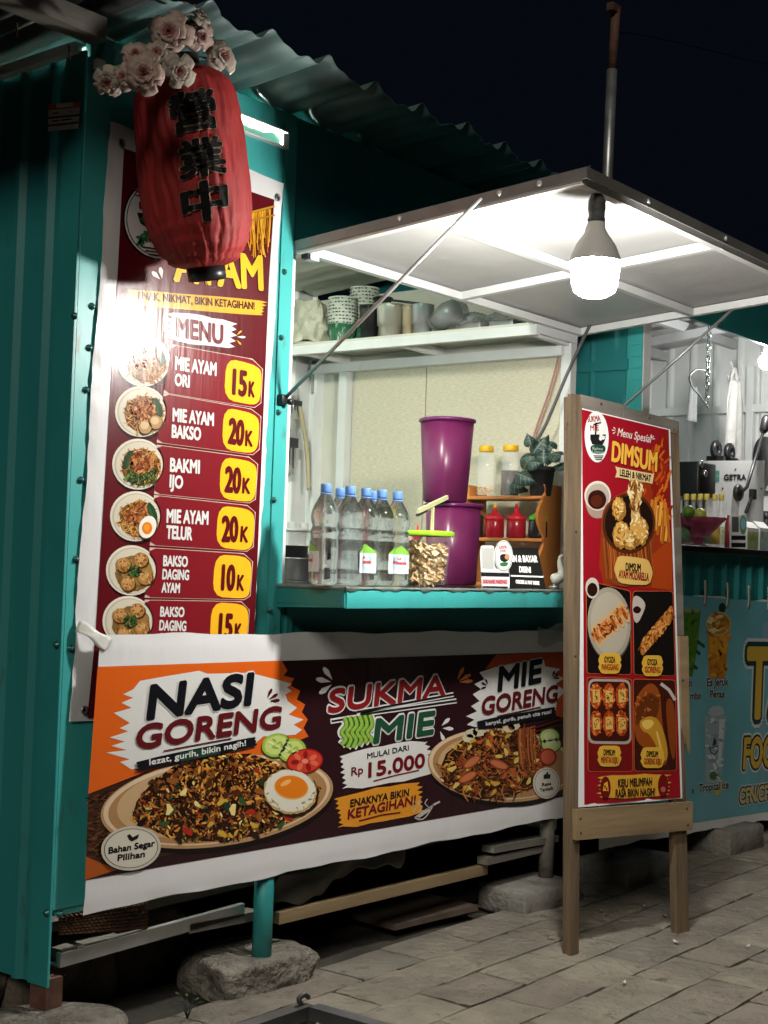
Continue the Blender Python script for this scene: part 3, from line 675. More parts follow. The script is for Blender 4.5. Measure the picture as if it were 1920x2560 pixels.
c = Z3(1440, 835); SL.ell(mb, c, 46, 31, ink('#a01c18'), 15, -.15); SL.ell(mb, c, 42, 27, ink('#c83a2a'), 15.5, -.15)
for i in range(7):
    a = i*2*pi/7+.3; SL.ell(mb, (c[0]+25*cos(a), c[1]+16*sin(a)), 10, 6, ink('#8c1a16' if i % 2 else '#dc6a4c'), 16, a)
SL.ell(mb, c, 8, 6, ink('#dd8a6c'), 16.5); mb.build('vegetable_picture', lowb)
mb = MB(); c = Z3(1355, 1015); SL.ell(mb, (c[0]+3, c[1]+6), 69, 58, ink('#2a180c'), 14.6, .1, jit=.03); SL.ell(mb, c, 67, 56, ink('#b89a66'), 15, .1, 60, .03); SL.ell(mb, (c[0]-1, c[1]-2), 63, 52, ink('#dcd8c8'), 15.5, .1, 60, .03); SL.ell(mb, (c[0]+2, c[1]-10), 43, 30, ink('#e6a860'), 16, .12); SL.ell(mb, (c[0]+2, c[1]-12), 41, 28, ink('#dd7a1a'), 16.5, .12); SL.ell(mb, (c[0]-12, c[1]-22), 15, 6, ink('#eeb060'), 17, -.5)
SL.flecks(mb, lambda x, y: inell(c[0], c[1], 60, 49)(x, y) and not inell(c[0], c[1]-4, 50, 40)(x, y) and y > c[1], (c[0]-65, c[1], c[0]+65, c[1]+55), 20, (4, 9), [ink('#8e7a44'), ink('#b7a878')], 16, 2, 2); mb.build('egg_picture', lowb)
# headline patch
mb = MB()
SL.poly(mb, [Z3(*p) for p in ((470, 360), (640, 330), (820, 300), (870, 318), (1120, 312), (1190, 330), (1270, 350), (1370, 378), (1340, 400), (1370, 420), (1330, 440), (1345, 480), (1400, 520), (1350, 560), (1440, 590), (1380, 620), (1430, 650), (1390, 680), (1200, 690), (1120, 760), (640, 850), (420, 885), (350, 840), (410, 825), (270, 785), (390, 770), (300, 745), (380, 720), (290, 695), (400, 660), (350, 640), (410, 610), (315, 550), (420, 520), (360, 490), (430, 460), (370, 440), (430, 410))], ink(cW), 6)
SL.text(mb, 'NASI', Z3(497, 585), Z3(1130, 492), 84, ink(cBLK), 12, .05, .16, outl=((.075, ink(cW), 9),)); SL.text(mb, 'GORENG', Z3(430, 765), Z3(1300, 632), 60, ink('#5c161c'), 12, .045, .16, outl=((.06, ink(cW), 9),))
SL.strip(mb, [Z3(605, 775), Z3(800, 738), Z3(1010, 700)], 3, ink('#5c161c'), 12); rays(SL, mb, Z3(1215, 478), ink('#4a1218'), 12, (-1.15, -.55, -.05), 8, 32, 4)
mb.build('headline', lowb)
mb = MB(); SL.brush(mb, Z3(450, 865), Z3(1145, 718), 13, ink(cBLK), 17, 3, .6, 4); SL.poly(mb, [Z3(700, 786), Z3(930, 740), Z3(935, 790), Z3(705, 838)], ink('#1d4030'), 17.5); SL.text(mb, 'lezat, gurih, bikin nagih!', Z3(515, 858), Z3(1090, 742), 15.5, ink(cW), 19, .03); mb.build('tagline', lowb)
mb = MB(); c = Z3(408, 1350); SL.ell(mb, c, 75, 55, ink('#c4bdae'), 18, -.13); SL.ell(mb, c, 68, 49, ink('#3a3432'), 18.5, -.13); SL.ell(mb, c, 66, 47.5, ink('#cfc9bc'), 19, -.13)
SL.text(mb, 'Bahan Segar', Z3(272, 1382), Z3(550, 1335), 16, ink('#141414'), 20, .045); SL.text(mb, 'Pilihan', Z3(325, 1425), Z3(490, 1400), 16, ink('#141414'), 20, .045)
SL.poly(mb, [Z3(383, 1275), Z3(400, 1265), Z3(418, 1285), Z3(412, 1310), Z3(395, 1300)], ink('#141414'), 20); SL.poly(mb, [Z3(412, 1310), Z3(415, 1285), Z3(455, 1265), Z3(447, 1292), Z3(425, 1303)], ink('#141414'), 20.4); mb.build('round_badge', lowb)
# middle: brand lettering
mb = MB()
oW = ((.085, ink(cW), 8), (.055, ink('#8d8a86'), 8.4), (.050, ink(cW), 8.7))
SL.text(mb, 'SUKMA', Z4(150, 548), Z4(862, 440), 58, ink('#7e1a1e'), 12, .04, .16, outl=((.085, ink(cW), 8),))
for a, b in (((330, 545), (905, 440)), ((350, 560), (922, 478))): SL.strip(mb, [Z4(*a), Z4(*b)], 12, ink(cW), 8.5); SL.strip(mb, [Z4(*a), Z4(*b)], 5.5, ink('#1c1a1c'), 10)
SL.strip(mb, [Z4(175, 600), Z4(420, 560)], 13, ink(cW), 8.6); SL.strip(mb, [Z4(180, 600), Z4(420, 560)], 5, ink('#1c1a1c'), 10)
SL.text(mb, 'MIE', Z4(420, 728), Z4(790, 668), 60, ink('#1d4a33'), 12, .045, .16, outl=((.09, ink(cW), 8),))
rg = random.Random(3)
for i in range(6):
    x = 255+i*30; pts = [Z4(x, 575-i*3), Z4(x+14, 620), Z4(x-14, 665), Z4(x+10, 705), Z4(x-18+i*4, 740+18*sin(i))]
    e = [(p.x, p.y) for p in ease([(a, b, 0) for a, b in pts], 5)]
    SL.strip(mb, e, 22, ink(cW), 8.8); SL.strip(mb, e, 11.5, ink('#3f6e2c'), 11+i*.4); SL.strip(mb, e, 8, ink('#8fb546'), 11.2+i*.4)
rays(SL, mb, Z4(200, 370), ink(cW), 6, (-2.2, -2.95, 2.5), 8, 44, 7); rays(SL, mb, Z4(920, 370), ink('#b8703a'), 6, (-1.1, -.5, -.1), 8, 40, 5); rays(SL, mb, Z4(820, 640), ink(cW), 6, (-.75, .05, 1.2), 8, 34, 5)
mb.build('brand_lettering', lowb)
mb = MB(); SL.brush(mb, Z4(260, 900), Z4(755, 815), 47, ink(cW), 6, 7, .35, 6); SL.text(mb, 'MULAI DARI', Z4(392, 822), Z4(640, 770), 14, ink(cBLK), 8, .03); SL.text(mb, 'Rp', Z4(297, 922), Z4(370, 908), 21, ink('#6a141c'), 8, .03); SL.text(mb, '15.000', Z4(395, 932), Z4(738, 868), 37, ink('#6a141c'), 8, .045); SL.strip(mb, [Z4(430, 955), Z4(560, 920), Z4(700, 890)], 3.5, ink('#6a141c'), 8); mb.build('price_patch', lowb)
mb = MB(); SL.brush(mb, Z4(235, 1140), Z4(700, 1050), 42, ink('#d8902a'), 6, 7, .4, 9); SL.text(mb, 'ENAKNYA BIKIN', Z4(290, 1108), Z4(640, 1040), 19, ink(cBLK), 8, .04, .1); SL.text(mb, 'KETAGIHAN!', Z4(275, 1180), Z4(680, 1090), 24, ink('#6a141c'), 8, .045, .1); SL.strip(mb, [Z4(345, 1190), Z4(480, 1155), Z4(590, 1140)], 4, ink('#6a141c'), 8)
wk = ink('#b9b4ae')
e = [Z4(675+110*t, 1170-75*t+42*sin(pi*t)) for t in [i/10 for i in range(11)]]; SL.strip(mb, e, 3, wk, 7); SL.strip(mb, [Z4(675, 1170), Z4(785, 1095)], 3, wk, 7); SL.strip(mb, [Z4(785, 1095), Z4(825, 1075)], 5, wk, 7); SL.strip(mb, [Z4(695, 1168), Z4(765, 1122)], 6, wk, 7.4)
for x in (665, 700, 740): SL.strip(mb, [Z4(x, 1140), Z4(x+18, 1110), Z4(x-5, 1085), Z4(x+10, 1060)], 2.5, wk, 7)
mb.build('slogan_patch', lowb)
# right: noodle plate
pileB = [Z4(825, 880), Z4(860, 790), Z4(960, 710), Z4(1100, 665), Z4(1250, 640), Z4(1380, 640), Z4(1420, 760), Z4(1440, 900), Z4(1390, 980), Z4(1250, 1045), Z4(1080, 1060), Z4(930, 1020), Z4(850, 960)]
def fn_(mb, ins, bx):
    SL.flecks(mb, ins, bx, 520, (16, 44), [ink(c) for c in ('#7a4420', '#5a2e16', '#9a5c2c', '#3a1e10', '#b3743a')], 10, 8, 21)
    SL.flecks(mb, ins, bx, 70, (10, 24), [ink(c) for c in ('#c8a03c', '#b5562c', '#8c3a20', '#d8bc62')], 11.8, 1.9, 22)
    for x, y, a in ((1010, 840, -.6), (1170, 855, .35), (985, 930, -.5)):
        c = Z4(x, y); SL.ell(mb, c, 26, 12, ink('#8e3c22'), 13.6, a); SL.ell(mb, c, 22, 8, ink('#c07048'), 14, a)
plate(SL, Z4(1190, 860), 185, 92, .06, lowb, pileB, fn_, 'noodle_plate_picture')
mb = MB(); rg = random.Random(8)
for i in range(24):
    x = 1285+i*4.2; e = ease([(*Z4(x, 645-i*.8), 0), (*Z4(x+rg.uniform(-6, 6), 740), 0), (*Z4(x+12+rg.uniform(-8, 8), 850+rg.uniform(-20, 40)), 0)], 4)
    SL.strip(mb, [(p.x, p.y) for p in e], 2.6, ink(rg.choice(('#8e4a26', '#b0683a', '#6a3018'))), 14+(i % 4)*.3)
mb.build('lifted_noodle_picture', lowb); mb = MB()
for a, b in (((1360, 645), (1659, 545)), ((1380, 660), (1659, 585))): SL.strip(mb, [Z4(*a), Z4(*b)], 4, ink('#4a2014'), 15.5)
for c in (Z4(1470, 690), Z4(1480, 735)): SL.ell(mb, c, 26, 22, ink('#4f6a2c'), 14.2); SL.ell(mb, c, 23, 19, ink('#b3c67c'), 14.5); SL.ell(mb, c, 15, 12, ink('#c9d79a'), 14.8)
c = Z4(1460, 810); SL.ell(mb, c, 22, 22, ink('#9a2a1c'), 15); SL.ell(mb, c, 17, 17, ink('#c05a40'), 15.3)
mb.build('vegetable_picture', lowb)
for g_ in (((1010, 670), (990, 700), (1050, 665)), ((1230, 640), (1260, 625))):
    mb = MB()
    for q in g_: SL.ell(mb, Z4(*q), 15, 11, ink('#cfc7a8'), 12, jit=.12)
    mb.build('cracker_picture', lowb)
mb = MB()
SL.poly(mb, [Z4(*p) for p in ((1150, 280), (1290, 250), (1440, 235), (1450, 275), (1540, 290), (1500, 320), (1560, 345), (1510, 380), (1570, 420), (1520, 470), (1510, 540), (1060, 640), (985, 620), (1030, 590), (980, 570), (1045, 540), (1010, 510), (1060, 480), (1020, 440), (1070, 410), (1030, 380), (1090, 350), (1060, 310))], ink(cW), 6)
SL.text(mb, 'MIE', Z4(1158, 420), Z4(1425, 362), 60, ink(cBLK), 12, .05, .16, outl=((.07, ink(cW), 9),)); SL.text(mb, 'GORENG', Z4(1062, 562), Z4(1518, 478), 44, ink('#5c161c'), 12, .045, .16, outl=((.06, ink(cW), 9),))
SL.strip(mb, [Z4(1160, 570), Z4(1420, 515)], 3, ink('#5c161c'), 12); rays(SL, mb, Z4(1480, 345), ink('#221418'), 12, (-1.1, -.5, -.05), 4, 20, 2.5); rays(SL, mb, Z4(1110, 390), ink('#221418'), 12, (-2.0, -2.7, 2.8), 4, 18, 2.5)
SL.brush(mb, Z4(1050, 622), Z4(1500, 540), 12, ink(cBLK), 17, 3, .5, 3); SL.text(mb, 'kenyal, gurih, penuh cita rasa!', Z4(1088, 625), Z4(1478, 550), 10, ink(cW), 19, .025); mb.build('headline', lowb)
mb = MB(); c = Z4(1450, 965); SL.ell(mb, c, 34, 39, ink('#c9c4ba'), 18); SL.ell(mb, c, 30, 35, ink('#4a4442'), 18.4); SL.ell(mb, c, 29, 34, ink('#cbc6bc'), 18.8)
SL.text(mb, 'Rasa', Z4(1420, 985), Z4(1478, 975), 9, ink('#141414'), 20, .04); SL.text(mb, 'Terbaik', Z4(1408, 1018), Z4(1490, 1002), 9, ink('#141414'), 20, .04)
SL.poly(mb, [Z4(*p) for p in ((1432, 940), (1432, 915), (1445, 912), (1452, 898), (1460, 900), (1457, 912), (1472, 912), (1470, 938))], ink('#141414'), 20); mb.build('round_badge', lowb)
# tape holding the corner, from the menu banner down to the long banner
mb = MB(); a, b = at(200, 1552, y=-.022), at(188, 1575, y=-.022); c, d = at(262, 1632, y=YL-.004), at(280, 1600, y=YL-.004)
mb.grid(lambda u, v: a*(1-u)*(1-v)+b*(1-u)*v+d*u*(1-v)+c*u*v+V3((0, -.012*sin(pi*u), .004*sin(9*u+5*v))), 10, 4, M('clear_tape', (.66, .66, .62), .3, bump=(30, .5, .005)))
tag(mb.build('tape_strip', solid=.0006), 'wrinkled pale tape strip across the left corner of the long banner', 'tape')
mb = MB(); mb.grid(lambda u, v: at(1345+85*u, 1565+45*v+8*sin(u*7), y=YL-.006-.006*sin(u*9)*sin(v*5)), 12, 8, M('tape_shine', (.5, .5, .46), .12, bump=(40, .8, .006), alpha=.35))
tag(mb.build('tape_strip', solid=.0006), 'shiny clear tape strip at the right end of the long banner beside the board', 'tape')
# ================================================================== red paper lantern and roses at the roof corner
La = at(514, 668, y=-.20); Lb = at(452, 165, y=-.20)
ax = (Lb-La); LH = ax.length; ax.normalize()
lant = thing('paper_lantern', 'big red cloth lantern with three black characters hanging from the roof corner under roses', 'lantern', tuple(La))
m_red = M('lantern_cloth', (.27, .014, .014), .66, var=(6, .25), bump=(30, .35, .006), stretch=(2.5, 2.5, .5))
m_redd = M('lantern_black', (.009, .009, .010), .85, spec=.2)
prof = [(.062, 0), (.098, .012), (.110, .022), (.108, .030), (.128, .045), (.127, .055), (.142, .075), (.141, .085), (.153, .115), (.160, .17), (.164, .24), (.163, .32), (.160, .40), (.157, .46), (.150, .515), (.137, .555), (.110, .585), (.070, .605), (.055, .612)]
prof = [(r, h/.612*LH) for r, h in prof]
def lr(h):
    for (r0, h0), (r1, h1) in zip(prof, prof[1:]):
        if h0 <= h <= h1: return r0+(r1-r0)*(h-h0)/max(1e-6, h1-h0)
    return .05
fp = [(lr(LH*i/60), LH*i/60) for i in range(61)]
def wr(a, h):
    e = .5+.5*sin(a-2.1)                     # creased on the side turned to the stall
    k = sin(a*7+3*sin(h*9))*sin(h*23+a*2)
    return 1+.010*sin(h*130+2*sin(a*3))*(.03+e*.15+(1.2 if h < .14 else 0))+(.12+e*e)*(.020*sin(a*29+9*h+2*k)+.012*sin(a*53-14*h+3*k))+.014*sin(a*3+h*8)+.008*k
mb = MB(); mb.lathe(fp, La, m_red, 150, axis=ax, fn=wr); mb.build('cloth_body', lant)
mb = MB(); mb.lathe([(.054, -.040), (.058, -.038), (.058, .004), (.05, .004), (.05, -.036)], La, m_black, 28, axis=ax, close=False); mb.build('bottom_ring', lant)
mb = MB(); mb.lathe([(.050, LH-.006), (.056, LH), (.056, LH+.030), (.05, LH+.032), (.046, LH)], La, m_black, 24, axis=ax); mb.build('top_ring', lant); mb = MB(); mb.tube([La+ax*(LH+.02), La+ax*(LH+.13)], .004, m_wire, 6); mb.build('hanging_cord', lant); mb = MB(); mb.tube(ease([La+V3((-.02, -.02, -.04)), La+V3((-.01, -.03, -.065)), La+V3((.03, -.02, -.055))]), .0015, m_wire, 5); mb.build('tail_wire', lant)
q = V3((0, 0, 1)).rotation_difference(ax)
phi0 = atan2(CP.y-La.y, CP.x-La.x)
def char(c, px, hpx, wpx, parent):
    d = ray(*px)                             # where the sight line meets the lantern's middle
    v = V3(px[:2]); 
    hit = at(px[0], px[1], y=-.20); hh = (hit-La).dot(ax); off = (hit-(La+ax*hh)); side = V3((-sin(phi0), cos(phi0), 0)); r = lr(hh)
    s_ = off.dot(V3((0.611, -0.791, 0)))*.78
    phi = phi0+math.asin(max(-.9, min(.9, s_/r)))
    k = 1/F*4.16; Hm = hpx*k; Wm = wpx*k
    vs, fs = text2d(c, 0.0)
    x0 = min(p[0] for p in vs); x1 = max(p[0] for p in vs); y0 = min(p[1] for p in vs); y1 = max(p[1] for p in vs)
    bm = bmesh.new(); bv = [bm.verts.new((x, y, 0)) for x, y in vs]
    for f in fs:
        try: bm.faces.new([bv[i] for i in f])
        except ValueError: pass
    bmesh.ops.triangulate(bm, faces=bm.faces[:])
    for _ in range(3):
        ed = [e for e in bm.edges if e.calc_length() > .12]
        if ed: bmesh.ops.subdivide_edges(bm, edges=ed, cuts=1); bmesh.ops.triangulate(bm, faces=bm.faces[:])
    bm.verts.index_update(); P = [(v.co.x, v.co.y) for v in bm.verts]; T_ = [[v.index for v in f.verts] for f in bm.faces]; bm.free()
    mb = MB()
    for rad, mat, lay in ((.056, M('char_edge', (.30, .20, .13), .8), .0028), (.038, m_redd, .0042)):
        for i in range(12):
            dx, dy = rad*cos(i*pi/6), rad*.8*sin(i*pi/6); pts = []
            for x, y in P:
                u = ((x+dx-x0)/(x1-x0)-.5)*Wm; w = ((y+dy-y0)/(y1-y0)-.5)*Hm
                h2 = hh+w+u*.10; rr = lr(h2)*wr(phi+u/r, h2)+lay+i*.00012
                a = phi+u/r
                pts.append(La+q @ V3((rr*cos(a), rr*sin(a), h2)))
            mb.add(pts, T_, mat)
    mb.build('painted_character', parent)
char('營', (489, 299), 94, 112, lant); char('業', (514, 412), 88, 110, lant); char('中', (518, 516), 92, 106, lant)
m_rose = [M('rose_pale', (.33, .235, .20), .6, var=(20, .12)), M('rose_cream', (.31, .26, .215), .6, var=(20, .12))]
m_roseh = M('rose_heart', (.26, .10, .09), .6, var=(30, .2))
def rose(p, d, r, label, mat, seed):
    rg = random.Random(seed); d = V3(d).normalized(); qq = V3((0, 0, 1)).rotation_difference(d)
    t = thing('rose', label, 'flower', tuple(p), 0, 'roses over the lantern')
    def petals(mb, specs):
        for n, rad, lift, size, open_, m in specs:
            for i in range(n):
                a = 2*pi*i/n+rg.uniform(-.25, .25)+rad*40; sz = size*rg.uniform(.85, 1.12); op = open_+rg.uniform(-.15, .15)
                curl = rg.uniform(.2, .5)
                def fn(u, v):
                    w = (u-.5)*2; wid = sz*sin(min(1, v*1.25+.12)*pi*.62)*.95
                    ang = op*v; x = rad+sz*1.15*sin(ang)*v; z = lift+sz*1.1*cos(ang)*v*(.9)-sz*.28*max(0, v-.7)*curl*4
                    x -= sz*.30*w*w*(1-.5*v); y = w*wid*.62
                    z += sz*.06*sin(w*5+seed+i)*v
                    return V3(p)+qq @ V3((x*cos(a)-y*sin(a), x*sin(a)+y*cos(a), z))
                mb.grid(fn, 6, 6, m)
    mb = MB(); petals(mb, ((5, r*.20, -r*.25, r*.78, 1.30, mat), (5, r*.16, -r*.12, r*.66, 1.0, mat), (4, r*.12, 0, r*.52, .7, mat)))
    mb.build('petals', t, solid=.0008)
    mb = MB(); petals(mb, ((3, r*.09, r*.05, r*.42, .45, m_roseh if seed % 2 else mat), (3, r*.04, r*.05, r*.34, .2, m_roseh if seed % 2 else mat))); mb.build('heart', t, solid=.0006)
    mb = MB(); mb.tube([V3(p)-d*r*.9, V3(p)-d*r*.2], [r*.06, r*.22], M('rose_calyx', (.05, .08, .04), .7), 8); mb.build('calyx', t)
    return t
view = (CP-La).normalized()
for i, (px, py, y, r, dv, lb) in enumerate((
    (423, 82, -.30, .060, (-.1, 0, .1), 'pale pink open rose, largest above the lantern on the left'),
    (492, 38, -.27, .050, (.75, .1, .75), 'cream rose turned up and away, topmost of the bunch'),
    (500, 88, -.27, .046, (.5, 0, -.25), 'drooping cream rose just below the topmost rose'),
    (554, 142, -.27, .050, (.55, 0, .2), 'pink hearted rose alone at the right of the lantern top'),
    (360, 183, -.375, .057, (-.15, 0, 0), 'cream rose lying on the left shoulder of the lantern'),
    (446, 178, -.375, .046, (.3, 0, -.1), 'cream rose lying on the lantern front, right of the other resting rose'),
    (340, 138, -.30, .040, (-.3, 0, .5), 'shaded rose behind the left shoulder rose'),
    (392, 136, -.32, .042, (0, 0, .45), 'shaded rose tucked between the big pink rose and the lantern'),
    (308, 192, -.28, .036, (-.5, 0, 0), 'small dull rose left of the lantern shoulder'),
    (270, 205, -.24, .044, (-.4, 0, -.6), 'faded rose hanging lowest at the far left of the bunch'))):
    p = at(px, py, y=y); rose(p, view+V3(dv), r, lb, m_rose[i % 2], i*3+1+(i % 2))
mb = MB()
for a, b in (((440, 150), (423, 90)), ((440, 150), (500, 70)), ((450, 150), (550, 150)), ((430, 150), (330, 160)), ((330, 160), (265, 190)), ((440, 150), (440, 100))):
    A, B = at(*a, y=-.22), at(*b, y=-.23); mb.tube(ease([A, (A+B)/2+V3((0, .02, .012)), B]), .004, M('stem', (.035, .05, .03), .7), 6)
tag(mb.build('flower_stem'), 'dark branching stem that carries the roses above the lantern', 'stem')
mb = MB(); a = at(250, 170, y=-.06); mb.box(a+V3((.012, 0, .02)), (.045, .03, .10), m_tealD, R=Matrix.Rotation(.3, 3, 'Y')); mb.box(a+V3((-.02, -.02, .0)), (.03, .02, .03), m_white, bev=.004)
tag(mb.build('hanger_plate'), 'small bent plate at the roof corner where the beam ends', 'plate')
# paper label on the side wall
SS = Surf((XC-.0275, .08, 2.5), (0, -1, 0), (0, 0, 1))
stk = thing('wall_sticker', 'small orange and white paper label high on the dark teal side wall', 'sticker', (XC-.024, .06, 2.53))
ZA = lambda x, y: (x/4.1475, y/4.1475)
mb = MB(); SS.poly(mb, [ZA(*p) for p in ((505, 1080), (838, 1055), (810, 1332), (497, 1365))], ink('#efe6dc', 1, .7), 1); mb.build('paper', stk)
mb = MB()
for qd, c in ((((505, 1080), (838, 1055), (832, 1110), (502, 1145)), '#d8602a'), (((590, 1078), (765, 1062), (760, 1105), (585, 1122)), '#f0e8de'), (((503, 1215), (826, 1185), (824, 1203), (502, 1234)), '#6a2a1c'), (((500, 1295), (818, 1262), (816, 1280), (499, 1313)), '#6a2a1c')):
    SS.poly(mb, [ZA(*p) for p in qd], ink(c, 1, .7), 2 if c != '#f0e8de' else 3)
for a, b in (((548, 1180), (612, 1168)), ((725, 1158), (740, 1150)), ((540, 1260), (620, 1247)), ((640, 1247), (745, 1235))): SS.strip(mb, [ZA(*a), ZA(*b)], 3, ink('#2c2224', 1, .7), 3)
mb.build('printed_bands', stk)
# ================================================================== sandwich board
Ud = V3((.638, -.150, 0)).normalized(); nb = V3((.229, .974, 0)); Vd = (nb*.042+V3((0, 0, 1))).normalized()
OA = V3((1.945, -.592, GZ))
SA = Surf(OA, Ud, Vd)
board = thing('menu_board', 'tall wooden sandwich board with a red dumpling menu poster standing on the paving', 'sign', tuple(OA))
def timber(name, q, t0, t1, mat, parent=board):     # q: four photo pixels on the board plane; t: depth behind the plane
    mb = MB(); f = [SA.p(p)-SA.N*t0 for p in q]; b = [SA.p(p)-SA.N*t1 for p in q]
    mb.add(f+b, [(0, 1, 2, 3), (7, 6, 5, 4), (0, 4, 5, 1), (1, 5, 6, 2), (2, 6, 7, 3), (3, 7, 4, 0)], mat); return mb.build(name, parent)
timber('stile', [(1429, 984), (1455, 988), (1447, 2391), (1427, 2391)], 0, .020, m_wood)
timber('rear_leg', [(1430, 990), (1455, 994), (1449, 2388), (1428, 2388)], .0225, .042, m_wood)
timber('stile', [(1669, 1050), (1697, 1058), (1722, 2331), (1693, 2334)], 0, .020, m_wood)
timber('rear_leg', [(1672, 1060), (1695, 1066), (1720, 2326), (1698, 2328)], .0225, .042, m_wood)
timber('top_rail', [(1450, 986), (1560, 1012), (1556, 1046), (1455, 1024)], -.003, .034, m_woodg); timber('top_rail', [(1558, 1018), (1696, 1054), (1688, 1084), (1556, 1050)], -.006, .03, m_woodg)
timber('bottom_plank', [(1429, 2022), (1721, 2003), (1720, 2073), (1430, 2099)], -.022, -.003, m_woodx)
timber('patch_plank', [(1692, 1590), (1715, 1590), (1719, 1885), (1699, 1820)], -.012, -.002, m_woodx)
timber('side_plank', [(1682, 1320), (1700, 1318), (1708, 1588), (1691, 1588)], -.005, -.001, m_woodg)
for q in ((1418, 1060), (1440, 1030), (1440, 1330), (1438, 1640), (1440, 2045), (1441, 2080), (1706, 2020), (1708, 2060), (1680, 1075), (1500, 1010), (1620, 1045), (1700, 1700), (1706, 1860)):
    mb = MB(); mb.lathe([(.0055, 0), (.0055, .0015), (.001, .002)], SA.p(q)+SA.N*(.0222 if 2010 < q[1] < 2095 else .013 if 1600 < q[1] < 1900 and q[0] > 1690 else .0062 if q[1] < 1080 and q[0] > 1450 else .0002), m_rust, 8, axis=SA.N); mb.build('nail', board)
poster = None
mb = MB(); PQ = [(1452, 1021), (1672, 1074), (1703, 1996), (1442, 2018)]
qu = [SA.uv(p) for p in PQ]
def pfn(u, v):
    a = (qu[0][0]*(1-u)+qu[1][0]*u, qu[0][1]*(1-u)+qu[1][1]*u); b = (qu[3][0]*(1-u)+qu[2][0]*u, qu[3][1]*(1-u)+qu[2][1]*u)
    return SA.pt(a[0]*(1-v)+b[0]*v, a[1]*(1-v)+b[1]*v, 0)+SA.N*(.007+.003*max(0, v-.97)*30*sin(u*12))
mb.grid(pfn, 20, 40, WHT); poster = mb.build('poster', board)
SP = Surf(OA+SA.N*.0085, Ud, Vd)
P2 = lambda pts: [Z2(*p) for p in pts]
mb = MB()
SP.poly(mb, P2([(143, 141), (560, 240), (618, 2008), (155, 2043), (150, 1000)]), ink('#8c1420'), 1)
SP.poly(mb, P2([(560, 240), (480, 330), (420, 500), (300, 560), (235, 720), (225, 900), (250, 985), (578, 1010)]), ink('#8a2f14'), 2)
SP.poly(mb, P2([(560, 240), (500, 300), (470, 480), (480, 560), (572, 760)]), ink('#7c1c14'), 2.5)
SP.flecks(mb, inpoly(P2([(560, 240), (440, 420), (420, 520), (480, 560), (572, 760)])), (*Z2(420, 240), *Z2(575, 760)), 40, (14, 40), [ink('#b54a18'), ink('#8c2814'), ink('#c8641e')], 3, 4, 6, ang=1.9)
SP.poly(mb, P2([(575, 760), (470, 850), (480, 1000), (578, 1010)]), ink('#9c3c14'), 3); mb.build('printed_ground', poster)
mb = MB(); c = Z2(212, 273); SP.ell(mb, c, 30, 64, ink(cW), 6, -.03)
SP.text(mb, 'SUKMA', Z2(168, 203), Z2(230, 197), 15, ink('#8a2018'), 8, .03); SP.text(mb, 'MIE', Z2(180, 243), Z2(222, 243), 14, ink('#8a2018'), 8, .03)
SP.poly(mb, P2([(180, 262), (255, 262), (253, 285), (240, 312), (190, 310), (180, 285)]), ink('#1c1a1c'), 8); SP.strip(mb, P2([(208, 205), (205, 270)]), 4, ink('#1c1a1c'), 8.4); SP.strip(mb, P2([(195, 215), (232, 205)]), 4, ink('#1c1a1c'), 8.4)
for p in ((232, 268), (243, 278), (230, 282)): SP.ell(mb, Z2(*p), 4, 5, ink(cW), 9)
SP.poly(mb, chaikin(P2([(178, 310), (255, 310), (252, 355), (185, 355)])), ink('#1f3a30'), 8.5); SP.text(mb, 'Bakso', Z2(190, 335), Z2(240, 338), 7, ink('#9ab0a4'), 9.4, .02); SP.text(mb, '& Dimsum', Z2(186, 352), Z2(246, 354), 7, ink('#9ab0a4'), 9.4, .02)
for i in range(3): SP.strip(mb, P2([(195+i*5, 365+i*9), (243-i*3, 366+i*8)]), 2.5, ink('#1c1a1c'), 8)
mb.build('emblem', poster)
mb = MB(); SP.text(mb, 'Menu Spesial', Z2(310, 268), Z2(470, 302), 21, ink('#d9c8c0'), 8, .012, .22); rays(SP, mb, Z2(308, 245), ink('#d9c8c0'), 8, (2.5, 3.3, 4.0), 3, 12, 1.4); rays(SP, mb, Z2(468, 285), ink('#d9c8c0'), 8, (-1.3, -.7, -.1), 3, 12, 1.4)
SP.text(mb, 'DIMSUM', Z2(282, 388), Z2(500, 440), 52, ink('#d8a440'), 8, .03, outl=((.05, ink('#6a1010'), 7),))
SP.poly(mb, P2([(300, 415), (312, 420), (480, 452), (488, 446), (478, 500), (466, 496), (310, 468), (300, 470), (308, 442)]), ink('#cdb684'), 9); SP.text(mb, 'LELEH & NIKMAT', Z2(320, 460), Z2(470, 489), 17, ink('#2a1a14'), 12, .03); mb.build('lettering', poster)
mb = MB(); c = Z2(217, 557)
SP.poly(mb, chaikin(P2([(152, 555), (282, 560), (268, 650), (215, 672), (170, 645)]), 2), ink('#9c8478'), 4); SP.ell(mb, c, 33, 37, ink('#d2c8bc'), 5); SP.ell(mb, (c[0], c[1]+2), 29, 33, ink('#a89c92'), 5.5); SP.ell(mb, Z2(214, 575), 23, 24, ink('#331410'), 6); SP.ell(mb, Z2(212, 582), 15, 15, ink('#4e2014'), 6.4)
SP.poly(mb, chaikin(P2([(232, 680), (250, 600), (330, 545), (430, 555), (485, 630), (492, 740), (470, 900), (400, 1000), (262, 985), (240, 850)]), 2), ink('#7a3a1a'), 6)
rg = random.Random(4)
for i in range(26):
    x = 245+i*9; SP.strip(mb, [(p.x, p.y) for p in ease([(*Z2(x, 760+60*sin(i*.12)), 0), (*Z2(x+8, 860), 0), (*Z2(x+20+rg.uniform(-10, 10), 960-i*1.5), 0)], 4)], 2.2, ink(rg.choice(('#96501f', '#5c2812', '#b5652a'))), 6.6+(i % 3)*.2)
